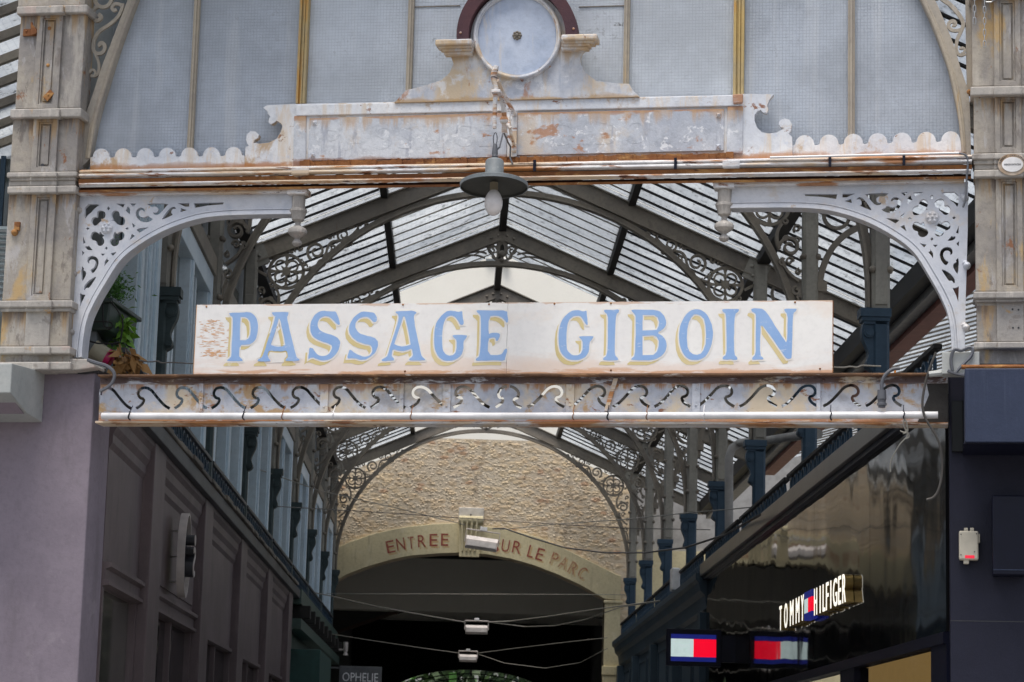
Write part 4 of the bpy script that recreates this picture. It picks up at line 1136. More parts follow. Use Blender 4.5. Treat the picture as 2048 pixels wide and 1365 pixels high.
RX = [1124, 1210, 1294, 1376, 1464, 1549, 1631, 1717, 1799]
slots = []
yo = lambda x: 775.5-(x-280)*.0034
for i, x in enumerate([201] + LX):
    nx = ([201] + LX + [994])[i+1]
    s = (nx-x)/75.5
    T = TPL[5:] if x == 201 else TPL
    slots.append(slot([(x+a*s, yo(x)+b) for a, b in T]))
for i, x in enumerate(RX):
    px_ = ([1040] + RX)[i]
    s = (x-px_)/75.5
    slots.append(slot([(x-a*s, yo(x)+b) for a, b in TPL]))
s = 1.1
slots.append(slot([(1883-a*s, yo(1883)+b) for a, b in TPL[:9]]))
slots.append(slot([(991, 815), (999, 810), (1006, 803), (1005, 797), (998, 795), (996, 787), (1001, 778), (1008, 774), (1013.5, 773)]))
slots.append(slot([(1019.5, 773), (1026, 774.5), (1034, 780), (1038, 788), (1035, 796), (1028, 798), (1027, 803), (1033, 811), (1043, 816)]))
q = FPL([(197, 843), (1896, 843), (1896, 752), (197, 756)], WG)
va, vc = (q[0][1]+q[1][1])/2, (q[2][1]+q[3][1])/2
MB().prism(FAC, [(q[0][0], va), (q[1][0], va), (q[1][0], vc), (q[0][0], vc)], WG-.012, WG, [FPL(sl_, WG) for sl_ in slots]).build('web', M['girder'], gd)
def vpx(x, y, wd):
    return FP(x, y, wd)[1]
gu0, gu1 = q[0][0], q[1][0]
mb = MB()
mb.box(FAC, gu0, gu1, vpx(1030, 751.5, .15), vpx(1030, 747.5, .15), -.02, .15)
mb.build('top_flange', M['topedge'], gd, False, .003)
MB().box(FAC, gu0, gu1, vpx(1030, 768, WG+.01), vpx(1030, 752, WG+.01), WG, WG+.011).build('angle_bar', M['girder'], gd, False, .003)
mb = MB()
mb.box(FAC, gu0, gu1, vpx(1030, 848, .15), vpx(1030, 843.5, .15), -.02, .15)
mb.build('bottom_flange', M['mould'], gd, False, .003)
for k in range(42):
    x = 212+k*41
    MB().dome(FW3(x, 761-(x-1000)*.001, WG+.011), NF, .0085, .007, 8).build('rivet', M['girder'], gd, True)
for x, y in ((402, 782), (402, 797), (648, 782), (648, 814), (803, 797), (893, 781), (893, 813), (1140, 779), (1140, 812), (1392, 779), (1392, 811), (1638, 797)):
    MB().dome(FW3(x, y, WG+.016), NF, .0085, .007, 8).build('rivet', M['girder'], gd, True)
for x, hw_, y0 in ((402, 4, 756), (648, 8, 769), (803, 4, 756), (893, 8, 769), (1140, 8, 769), (1392, 8, 767), (1637, 4, 755)):
    mb = MB(); pbox(mb, x-hw_, x+hw_, y0, 825, WG, WG+.016)
    mb.build('stiffener', M['girder'], gd, False, .002)
MB().prism(FAC, FPL([(1208, 822), (1216, 822), (1236, 757), (1227, 757)], WG+.02), WG, WG+.02).build('slanting_strap', M['mould'], gd, False, .002)
mb = MB()
mb.prism(FAC, FPL([(1850, 752), (1896, 752), (1896, 845), (1835, 845), (1858, 790)], WG+.004)[::-1], WG-.002, WG+.004)
mb.build('soot_patch', M['sootgirder'], gd)
pipe = tag(tubepx([(204, 832.5), (640, 833), (1040, 832.5), (1876, 830.5)], .0235, .165, 12).build('white_pipe', M['pvc'], None, True), 'long white plastic pipe tied along the foot of the pierced girder', 'pipe')
TIE = [(260, 'd'), (488, 'd'), (566, 'b'), (667, 'w'), (823, 'b'), (1147, 'b'), (1216, 'd'), (1294, 'b'), (1408, 'w'), (1662, 'd'), (1808, 'd')]
for i, (x, c) in enumerate(TIE):
    mb = MB()
    P = [FW3(x, 832, .165) + (FAC(0, 1, 0)-FAC(0, 0, 0))*(.028*sin(a)) + NF*(.028*cos(a)) + EF*(.004*sin(3*a)) for a in [pi*2*k/14 for k in range(15)]]
    mb.tube(P, .0045 if c == 'd' else .003, 5)
    mb.tube([P[4], P[4] + Vector((0, 0, .05)) + NF*-.05], .003, 5)
    tag(mb.build('pipe_tie', M['darkbox' if c == 'd' else ('rust' if c == 'b' else 'pvc')], None), ['dark tie at the left end of the white pipe', 'dark knotted tie on the white pipe under the first letter P', 'rusty wire tie on the white pipe under the first letter A', 'pale wire tie on the white pipe under the first letter S', 'rusty wire tie on the white pipe under the second letter A', 'rusty wire bundle on the white pipe under the second letter G', 'dark wire tie on the white pipe below the slanting strap', 'rusty wire tie on the white pipe under the letter B', 'thin pale tie on the white pipe under the letter O', 'dark tie on the white pipe just past the end of the sign', 'dark tie with hanging frayed wires near the right end of the white pipe'][i], 'tie', 'ties round the white pipe')
def wirepx(name, pts, r, wd, mat, lab, cat='wire', sm=2):
    return tag(tubepx(smooth(pts, sm), r, wd, 6).build(name, M[mat], None, True), lab, cat)
mb = MB()
for pts in ([(1808, 838), (1806, 850), (1812, 862), (1816, 872), (1808, 880), (1800, 888), (1790, 905), (1783, 918), (1780, 930), (1781, 944)], [(1810, 838), (1816, 852), (1813, 866), (1806, 868)], [(1812, 850), (1818, 862), (1808, 866), (1800, 862)], [(1811, 858), (1817, 868), (1819, 874), (1812, 878)]):
    mb.tube([FW3(x, y, .19) for x, y in smooth(pts, 2)], .0045, 5)
tag(mb.build('frayed_wire', M['wire'], None, True), 'frayed pale wires dangling below the right end of the girder', 'wire')
wirepx('loose_cable', [(1872, 705), (1862, 730), (1853, 755), (1846, 790), (1844, 812), (1850, 838), (1866, 860), (1880, 888), (1885, 920), (1884, 955), (1876, 985), (1866, 997), (1853, 1000)], .008, .2, 'darkwire', 'long dark cable hanging in a curve in front of the black shop panel', 'cable')
mb = MB()
mb.tube([FW3(x, y, .17) for x, y in smooth([(1800, 737), (1785, 738), (1772, 748), (1765, 760), (1763, 772)], 2)], .012, 8)
c0 = FW3(1763.5, 768, .17)
mb.lathe(c0, (0, 0, -1), [(.0, 0), (.012, 0), (.012, .04), (.028, .042), (.030, .10), (.026, .105), (.026, .125), (.032, .127), (.032, .14), (.024, .142), (.022, .155), (0, .156)], 14)
tag(mb.build('cable_plug', M['cable'], None, True), 'grey cable with a plug drooping over the girder right of the sign', 'cable')
# junction box and sheaf of cables at the right end
jb = MB(); pbox(jb, 1884, 1959, 704, 748, .16, .30)
jb = tag(jb.build('junction_box', M['greybox'], None, False, .004), 'pale grey metal box with cables at the foot of the right bracket', 'box')
wirepx('looped_cable', [(1905, 742), (1901, 722), (1905, 703), (1912, 698), (1922, 703), (1938, 694), (1946, 698), (1944, 712), (1930, 726), (1918, 738), (1912, 746)], .011, .32, 'cable', 'thick grey cable looped over the pale grey box', 'cable')
wirepx('short_cable', [(1895, 742), (1915, 749), (1932, 751)], .011, .32, 'cable', 'short grey cable running from the pale box into the navy housing', 'cable')
mb = MB(); mb.tube([FW3(1858, 749, .25), FW3(1880, 747, .25), FW3(1905, 742, .25)], [.018, .022, .016], 8)
tag(mb.build('pipe_stub', M['greybox'], None, True), 'flattened grey pipe stub lying below the junction box', 'pipe')
mb = MB(); pbox(mb, 1788, 1792, 737, 747, .13, .136)
tag(mb.build('orange_marker', plain('orange_plastic', (0.7, 0.25, 0.02)), None), 'tiny orange tag standing on the girder right of the sign', 'tag')
# barrier chain-wire right and left of the board
wirepx('twisted_wire', [(1668, 735), (1690, 736), (1700, 733), (1716, 736), (1722, 731), (1735, 732), (1762, 733)], .006, -.1, 'wire', 'twisted wire running from the right end of the sign to the blue column')
wirepx('link_wire', [(278, 721), (300, 725), (316, 722), (322, 727), (340, 725), (360, 726), (390, 728)], .0045, -.1, 'darkwire', 'twisted wire with links running into the left end of the sign')

# ---- hanging street lamp on its scrolled arm
LW = .62
lb = thing('wall_bracket', FW3(1026, 295, .12), 'rusty white scrolled iron arm sticking out over the name panel', 'bracket')
def LP(px, py, wd):
    return FW3(px, py, wd)
mb = MB()
a_top = LP(993, 132, .66); a_bot = LP(989, 258, .62)
mb.tube([a_top, LP(990, 142, .66), LP(987, 150, .655), LP(988, 162, .65), LP(992, 176, .645), LP(991, 190, .64), LP(989.5, 220, .63), a_bot], [.018, .022, .021, .019, .016, .016, .015, .014], 6)
mb.box(Frame(LP(993, 184, .645), EF, (0, 0, 1), NF), -.03, .03, -.012, .008, -.03, .03)
mb.build('hanging_post', M['mould'], lb, False, .003)
mb = MB()
mb.tube([LP(994, 160, .65), LP(1003, 180, .5), LP(1016, 205, .33), LP(1030, 230, .13)], [.016, .015, .014, .014], 6)
mb.build('diagonal_bar', M['mould'], lb, True)
mb = MB()
mb.tube([LP(996, 182, .62), LP(1003, 195, .55), LP(1007, 215, .48), LP(1009, 235, .45)], .017, 6)
mb.tube([LP(1018, 220, .30), LP(1016, 236, .33), LP(1016, 252, .36), LP(1021, 257, .36)], .015, 6)
mb.tube([LP(1009, 234, .45), LP(1008, 246, .45), LP(1009, 266, .42)], [.018, .014, .02], 6)
mb.tube([LP(1024, 226, .2), LP(1019, 245, .3), LP(1022, 270, .28), LP(1028, 290, .13)], .011, 6)
mb.dome(LP(1008, 241, .45), NF, .03, .03)
mb.build('scroll', M['mould'], lb, True)
mb = MB()
pbox(mb, 1024, 1033, 224, 304, .105, .128)
mb.build('wall_strap', M['mould'], lb, False, .002)
lm = thing('street_lamp', LP(988, 378, LW), 'grey green enamelled lamp with a wide flat shade and milky bulb', 'lamp')
c = LP(988, 372, LW)                                   # centre of the shade's rim
top = LP(989, 300, LW)
R = .222
mb = MB()
zc = 0.0
LA = Vector((0.0, .10, 1.0)).normalized()
LO = Vector(c)
mb.lathe(LO, LA, [(R-.006, zc-.012), (R, zc-.012), (R, zc+.012), (R-.01, zc+.018), (.09, zc+.040), (.066, zc+.05), (.06, zc+.06), (.06, zc+.165), (.057, zc+.17), (.05, zc+.178), (.0, zc+.18)], 48)
mb.build('shade', M['lamp'], lm, True)
mb = MB(); mb.lathe(LO, LA, [(R-.007, zc-.011), (R-.008, zc+.006), (R-.03, zc+.012), (.03, zc+.03), (.0, zc+.031)], 48)
mb.build('shade_lining', M['lampin'], lm, True)
mb = MB(); mb.lathe(LO, LA, [(0, zc+.02), (.027, zc+.02), (.027, zc-.035), (.03, zc-.04), (0, zc-.042)], 20)
mb.build('socket', M['socket'], lm, True)
mb = MB(); mb.lathe(LO, LA, [(.028, zc-.036), (.042, zc-.055), (.053, zc-.08), (.059, zc-.108), (.058, zc-.136), (.050, zc-.166), (.036, zc-.188), (.018, zc-.200), (0, zc-.203)], 28)
mb.build('bulb', M['bulb'], lm, True)
mb = MB()
mb.lathe(LO, LA, [(0, zc+.175), (.018, zc+.176), (.018, zc+.195), (.021, zc+.2), (.018, zc+.21), (.02, zc+.22), (.017, zc+.26), (.014, zc+.285), (0, zc+.286)], 14)
hp = LO + LA*.285
mb.tube([hp + EF*(.013*sin(a)) + Vector((0, 0, .038-.042*cos(a))) for a in [2*pi*k/12 for k in range(13)]], .0035, 6)
mb.build('hanger', M['cable'], lm, True)
mb = MB()
e0 = LO + LA*.235
mb.tube([e0, e0+EF*.03+Vector((0, 0, .03)), LP(1006, 268, .45)], .006, 6)
mb.tube([LP(1008, 266, .43), LP(1016, 285, .25), LP(1021, 294, .15), LP(1020, 315, .14), LP(1025, 328, .21)], .006, 6)
tag(mb.build('lamp_cable', M['cable'], None, True), 'thin grey cable feeding the street lamp along its arm', 'cable')

# ---- masonry piers under the iron front, shutter housings, wall fittings
def pier(x0, x1, ytop, wd0, wd1, mat, lab, name='masonry_pier'):
    u0, v = FP(x0, ytop, wd1); u1, _ = FP(x1, ytop, wd1)
    mb = MB().box(FAC, u0, u1, 0, v, wd0, wd1)
    return tag(mb.build(name, M[mat], None, False, .008), lab, 'pier')
pu0 = FP(-600, 745, .05)[0]; pu1 = FP(190, 745, .05)[0]
pv = FP(150, 745, .05)[1]
tag(MB().box(FAC, pu0, pu1, 0, pv, -.32, .05).build('masonry_pier', M['lilac'], None, False, .01), 'smooth lilac rendered wall pier at the left edge', 'pier')
# cracked packing between iron foot and pier
mb = MB()
mb.prism(FAC, FPL([(107, 744), (112, 741), (140, 742), (150, 739), (190, 735), (199, 738), (196, 745), (170, 749), (108, 747)], .055)[::-1], -.2, .055)
mb.build('open_joint', M['blackpaint'], PL)
mb = MB()
mb.prism(FAC, FPL([(112, 732), (122, 720), (132, 717.5), (172, 718), (182, 724), (190, 730), (188, 736), (150, 741), (112, 741)], .16)[::-1], -.05, .16)
mb.build('foot_block', M['pillar_pale'], PL, False, .01)
ru0 = FP(1899, 1000, .05)[0]; ru1 = FP(2700, 1000, .05)[0]
rv = FP(1980, 733, .05)[1]
tag(MB().box(FAC, ru0, ru1, 0, rv, -.32, .05).build('masonry_pier', M['navy'], None, False, .01), 'dark navy rendered wall pier at the right edge', 'pier')
MB().box(FAC, ru0, ru1, FP(1980, 1243, .05)[1]-.003, FP(1980, 1243, .05)[1]+.003, .05, .0515).build('render_joint', M['blackpaint'], bpy.data.objects['masonry_pier.001'])
# left shutter housing: profile in (depth, height), extruded along the facade
def vat(px, py, wd):
    return FP(px, py, wd)[1]
hu = FP(23, 750, .66)[0]
frp = Frame((0, 0, 0), NF, (0, 0, 1), EF)
prof = [(.66, vat(24, 727, .66)), (.66, vat(26, 786, .66)), (.34, vat(62, 827, .34)), (.05, vat(101, 845, .06)), (.05, vat(107, 744, .06))]
hb = thing('shutter_housing', FAC(hu-.5, prof[3][1], .3), 'pale grey metal shutter housing jutting from the lilac pier', 'housing')
MB().prism(frp, prof, pu0, hu).build('casing', M['greybox'], hb, False, .006)
MB().prism(frp, [(.60, prof[1][1]-.004), (.62, prof[1][1]-.004), (.36, prof[2][1]-.004), (.34, prof[2][1]-.004)], pu0, hu-.02).build('inner_lip', M['lilac'], hb)
# right navy housing
vt_, vb_ = vat(1990, 737, .62), vat(1990, 885, .62)
nu0 = FP(1930, 810, .62)[0]
nb = thing('shutter_housing', FAC(nu0+.6, vb_, .3), 'navy blue metal shutter housing jutting from the right pier', 'housing')
MB().box(FAC, nu0, ru1, vb_, vt_, .05, .62).build('casing', M['navybox'], nb, False, .006)
MB().box(FAC, nu0-.01, ru1, vb_-.006, vb_-.002, .05, .60).build('underside', M['darkbox'], nb)
mb = MB().tube([FAC(nu0-.02, vt_+.012, .60), FAC(ru1, vt_+.012, .60)], .014, 8)
mb.build('ledge_pipe', M['rust'], nb, True)
MB().box(FAC, FP(1903, 800, .06)[0], nu0+.01, FP(1915, 905, .06)[1], vt_-.12, .0, .09).build('side_return', M['gloss'], nb, False, .004)
# control unit
cu = thing('control_unit', FW3(1938, 1125, .06), 'cream plastic control unit with a red light on the navy pier', 'control box')
mb = MB(); pbox(mb, 1918, 1957, 1062, 1120, .05, .13); mb.build('casing', M['ctrl'], cu, False, .01)
for q4 in ((1928, 1936, 1056, 1063), (1940, 1948, 1056, 1063), (1956, 1960, 1068, 1086), (1927, 1938, 1120, 1128)):
    mb = MB(); pbox(mb, *q4, .07, .115)
    mb.build('gland', M['ctrl'], cu, False, .004)
mb = MB(); pbox(mb, 1930, 1949, 1111, 1117, .12, .1325); mb.build('indicator', M['led'], cu)
mb = MB()
for x, y in ((1922, 1069), (1922, 1110), (1949, 1104), (1953, 1068)):
    mb.disc(FAC, *FP(x, y, .132), .004, .128, .1325, 8)
mb.build('screw', M['blackpaint'], cu)
db = thing('wall_box', FW3(2018, 1155, .1), 'tall dark navy box fixed on the right pier beside the cream unit', 'box')
mb = MB(); pbox(mb, 1985, 2052, 991, 1150, .05, .24); mb.build('casing', M['darkbox'], db, False, .008)
mb = MB(); pbox(mb, 1986, 2051, 1139, 1141, .1, .2425); mb.build('lid_joint', M['navybox'], db)

# ---- pots and plants on the ledge behind the left bracket
pl = thing('window_box', AT(208, 700, 16.95), 'dark green plastic window box in a wire holder hanging behind the left bracket', 'planter')
A0 = AT(202, 650, 17.05)
def local(px, py, d):
    return AT(px, py, d)
mb = MB()
# box: front end visible, length running back along the passage to the right
f = [local(165, 602, 16.8), local(222, 600, 16.8), local(214, 660, 16.8), local(168, 660, 16.8)]
g = [p + Vector((.11, .62, -.02)) for p in f]
mb.add(f+g, [(0, 1, 2, 3)[::-1], (4, 5, 6, 7), (0, 4, 5, 1)[::-1], (1, 5, 6, 2)[::-1], (2, 6, 7, 3)[::-1], (3, 7, 4, 0)[::-1]])
mb.build('trough', M['planter'], pl, False, .012)
mb = MB()
rim = [local(160, 597, 16.76), local(226, 595, 16.76), local(226, 604, 16.76), local(160, 606, 16.76)]
rg = [p + Vector((.12, .66, -.02)) for p in rim]
mb.add(rim+rg, [(3, 2, 1, 0), (4, 5, 6, 7), (0, 1, 5, 4), (1, 2, 6, 5), (2, 3, 7, 6), (3, 0, 4, 7)])
mb.build('rim', M['planter'], pl, False, .006)
mb = MB()
for pts in ([(170, 645), (222, 643), (226, 655), (215, 660)], [(205, 605), (206, 650), (212, 656), (222, 655)], [(222, 603), (238, 625), (247, 645), (242, 675), (240, 688), (182, 687), (176, 672)]):
    mb.tube([local(x, y, 16.73) for x, y in smooth(pts, 1)], .006, 5)
mb.build('wire_holder', M['black'], pl, True)
def leaves(name, n, cen, rad, size, mat, lab, long=1.6, droop=0.0, seedv=1):
    rnd = random.Random(seedv)
    mb = MB()
    for k in range(n):
        p = Vector(cen) + Vector((rnd.gauss(0, rad[0]), rnd.gauss(0, rad[1]), rnd.gauss(0, rad[2])))
        d = Vector((rnd.uniform(-1, 1), rnd.uniform(-1, 1), rnd.uniform(-.5, 1)-droop)).normalized()
        s = d.orthogonal().normalized()
        s = (s*cos(rnd.uniform(0, 6)) + d.cross(s)*sin(rnd.uniform(0, 6))).normalized()
        l = size*rnd.uniform(.6, 1.3)
        wv = l/long*.5
        bend = Vector((0, 0, -l*.15))
        mb.add([p, p+d*l*.45+s*wv, p+d*l+bend, p+d*l*.45-s*wv, p+d*l*.45-bend*.6], [(0, 1, 4), (1, 2, 4), (2, 3, 4), (3, 0, 4)])
    return tag(mb.build(name, M[mat], None), lab, 'plant')
leaves('fern_foliage', 1100, AT(222, 575, 17.15), (.062, .13, .055), .04, 'fern', 'feathery green plant growing in the window box', 4.0, 0, 2)
leaves('fern_foliage', 420, AT(213, 530, 17.25), (.045, .09, .10), .04, 'fern', 'taller wispy green shoots rising behind the window box', 5.0, -.6, 3)
leaves('leaf_foliage', 70, AT(249, 662, 17.05), (.022, .05, .065), .085, 'leaf', 'bright green broad leaves beside the window box', 1.7, .5, 4)
leaves('leaf_foliage', 30, AT(213, 700, 17.15), (.03, .04, .02), .07, 'leaf', 'bright green leaves under the window box above the bucket', 1.7, .3, 5)
leaves('dry_plant', 75, AT(250, 722, 16.8), (.055, .06, .045), .12, 'dryleaf', 'bunch of dry brown leaves hanging over the girder', 2.3, .9, 6)
bk = thing('bucket', AT(200, 722, 16.95), 'tilted khaki bucket with a pink base lying behind the left bracket foot', 'bucket')
ax = (AT(216, 716, 16.85)-AT(186, 699, 16.85)).normalized()
o = AT(186, 700, 16.85)
MB().lathe(o, ax, [(0, 0), (.075, 0), (.072, .01), (.066, .11), (0, .11)], 24).build('pot', M['bucket'], bk, True)
MB().lathe(o, ax, [(0, .108), (.066, .11), (.064, .15), (.055, .155), (0, .156)], 24).build('pink_end', M['pink'], bk, True)
wirepx('grey_hose', [(175, 720), (195, 727), (212, 731), (226, 741), (230, 752), (224, 768), (212, 777), (200, 783)], .012, .22, 'cable', 'grey hose curling over the corner of the lilac pier', 'hose')
mb = MB().tube([FW3(180, 724, .2), FW3(200, 731, .2), FW3(211, 736, .2)], .010, 8)
tag(mb.build('pipe_stub', M['greybox'], None, True), 'open pipe end on top of the lilac pier', 'pipe')
# ================================================================= THE GLAZED PASSAGE
ORD = ['first', 'second', 'third', 'fourth', 'fifth', 'sixth', 'seventh', 'last']
def hroof(x):
    return 7.08-.43*abs(x)
EA, EB, EH = 2.83, 2.66, 3.9                          # arch rib ellipse
def archh(x, a=EA, b=EB):
    return EH + b*sqrt(max(0, 1-(x/a)**2))
HC = 3.74                                             # capital height above the eye

def column_proto(s, lower):
    """cast iron column, inner face at x = s*HS; console capital turned to the passage"""
    y = colY(0)
    fr = PF(y)
    X = lambda a: s*(HS+a)
    t = thing('cast_iron_column', fr(X(.07), -EYE+1.0), 'column', 'column', 'cast iron columns of the passage')
    mb = MB()
    ch = lambda hw, c=.025: [(-hw+c, -hw), (hw-c, -hw), (hw, -hw+c), (hw, hw-c), (hw-c, hw), (-hw+c, hw), (-hw, hw-c), (-hw, -hw+c)]
    frz = Frame(fr(X(.07), 0), (1, 0, 0), (0, 1, 0), (0, 0, 1))
    mb.prism(frz, ch(.07), 2.42, HC-.02)
    mb.build('shaft', M[lower], t, False)
    mb = MB()
    mb.prism(frz, ch(.075), HC-.02, hroof(HS+.07)-.05)
    xa, xb = sorted((X(.02), X(.12)))
    mb.box(Frame(fr(0, 0, 0), (1, 0, 0), (0, 0, 1), (0, -1, 0)), xa, xb, HC+.06, hroof(HS)-.6, .074, .09)
    mb.build('upper_shaft', M['greyiron'], t, False, .004)
    mb = MB()
    # console: cap, S scroll, two bosses
    a, b = sorted((X(-.10), X(.15)))
    mb.box(fr, a, b, HC-.04, HC+.03, -.09, .09)
    a, b = sorted((X(-.085), X(.14)))
    mb.box(fr, a, b, HC-.075, HC-.041, -.08, .08)
    a, b = sorted((X(-.07), X(.13)))
    mb.box(fr, a, b, HC-.10, HC-.076, -.07, .07)
    prof = [(-.075, HC-.10), (-.085, HC-.16), (-.075, HC-.22), (-.045, HC-.28), (-.025, HC-.34), (-.035, HC-.38), (-.05, HC-.41), (-.045, HC-.45), (-.01, HC-.475), (.02, HC-.49), (.02, HC-.10)]
    mb.prism(fr, [(X(p), q) for p, q in smooth(prof, 1)], -.055, .055)
    mb.build('console', M[lower], t, False, .005)
    mb = MB()
    for dx, dh, r in ((-.028, HC-.17, .042), (-.022, HC-.425, .027)):
        for z0, z1 in ((.055, .075), (-.075, -.055)):
            mb.disc(fr, X(dx), dh, r, z0, z1, 18)
        mb.disc(fr, X(dx), dh, r*.62, .075, .085, 14)
    mb.build('boss', M[lower], t, True)
    mb = MB()
    for h in (HC+.35, HC+.72, HC+1.3):
        for dx in (.0, .14):
            mb.dome(fr(X(dx), h, .075), (0, -1, 0), .03, .035, 10)
            mb.dome(fr(X(dx), h-.0, .02), (s*(-1 if dx == 0 else 1), 0, 0), .03, .035, 10)
    mb.build('bolt', M['iron'], t, True)
    return t
cols = {}
for s, low, nm in ((1, 'blue', 'right'), (-1, 'green', 'left')):
    p = column_proto(s, low)
    for n in range(8):
        lab = ('%s column from the street on the right side, blue below its console' if s > 0 else '%s column from the street on the left side, dark green below its console') % ORD[n]
        if n == 0:
            p['label'] = lab
            c = p
        else:
            c = dup(p, (0, BAY*n, 0), lab)
        cols[(s, n)] = c

def lattice(mb, fr, s, z=.016):
    """pierced scrollwork in the haunch between column, rafter and arch (s = side)"""
    k = [0]
    def R(pts, wd):
        k[0] += 1
        mb.ribbon(fr, [(s*x, h) for x, h in pts], wd, -z-.0006*k[0], z+.0006*k[0])
    # quatrefoil rosette
    cx, ch = 2.50, 5.555
    R(spiral(cx, ch, .195, .195, 0, 2*pi, 28), .034)
    for q in range(4):
        a = pi/4+q*pi/2
        R(spiral(cx+.092*cos(a), ch+.092*sin(a), .062, .062, a-2.3, a+2.3, 14), .020)
        R([(cx+.085*cos(a+pi/4), ch+.085*sin(a+pi/4)), (cx+.14*cos(a+pi/4), ch+.14*sin(a+pi/4)), (cx+.19*cos(a+pi/4), ch+.19*sin(a+pi/4))], [.014, .026, .05])
    mb.disc(fr, s*cx, ch, .048, -z-.01, z+.02, 14)
    mb.ribbon(fr, [(s*2.72, 5.50), (s*2.83, 5.56)], .03, -z, z)
    # scroll running up along the rafter
    R(spiral(2.17, 5.80, .11, .028, radians(-60), radians(440), 26), [.034-.0006*i for i in range(27)])
    R(bez((2.30, 5.58), (2.18, 5.60), (2.08, 5.68), (2.05, 5.82)), .026)
    R(bez((2.05, 5.82), (2.04, 5.90), (1.98, 5.94), (1.93, 5.92)), .026)
    R(spiral(1.87, 6.00, .075, .02, radians(-90), radians(380), 22), [.028-.0006*i for i in range(23)])
    R(spiral(2.02, 5.98, .045, .015, radians(200), radians(-200), 14), .018)
    R(bez((1.95, 5.93), (1.84, 5.93), (1.76, 6.0), (1.70, 6.09)), .022)
    R(spiral(1.69, 6.13, .04, .012, radians(-80), radians(300), 14), .016)
    R(spiral(2.36, 5.83, .042, .014, radians(0), radians(400), 14), .018)
    # finer lace filling the gaps
    for (qx, qh, qr, q0, q1) in ((2.66, 5.76, .05, 180, 560), (2.32, 5.66, .04, 90, -270), (2.74, 5.66, .04, 0, 380), (2.66, 5.40, .035, 90, 450), (2.10, 5.66, .05, 0, 400), (1.98, 5.83, .045, 40, 420), (1.80, 5.93, .04, 200, 580), (1.78, 6.12, .04, 0, -360), (1.60, 6.11, .03, 0, 380), (2.45, 5.80, .04, 200, -160), (2.70, 5.00, .04, 0, 400), (2.79, 4.90, .03, 90, 460), (2.66, 5.22, .035, 0, 380), (2.77, 5.22, .035, 180, 560)):
        R(spiral(qx, qh, qr, qr*.35, radians(q0), radians(q1), 14), .017)
    for q in range(8):
        a = q*pi/4
        R([(cx+.05*cos(a), ch+.05*sin(a)), (cx+.085*cos(a), ch+.085*sin(a))], [.022, .006])
    # small leaf against the arch
    R(spiral(2.28, 5.62, .05, .015, radians(180), radians(540), 14), .018)
    # lower scroll down the column
    R(bez((2.62, 5.37), (2.56, 5.30), (2.56, 5.20), (2.60, 5.12)), .030)
    R(spiral(2.70, 5.14, .10, .028, radians(170), radians(-330), 26), [.034-.0006*i for i in range(27)])
    R(spiral(2.63, 4.98, .04, .012, radians(60), radians(420), 14), .018)
    R(bez((2.62, 5.03), (2.64, 4.92), (2.70, 4.86), (2.79, 4.80)), .026)
    R(spiral(2.765, 4.70, .048, .014, radians(90), radians(470), 16), .020)
    R(spiral(2.775, 5.33, .04, .013, radians(240), radians(-120), 14), .018)
    R(bez((2.77, 4.65), (2.80, 4.58), (2.81, 4.52), (2.80, 4.46)), .018)

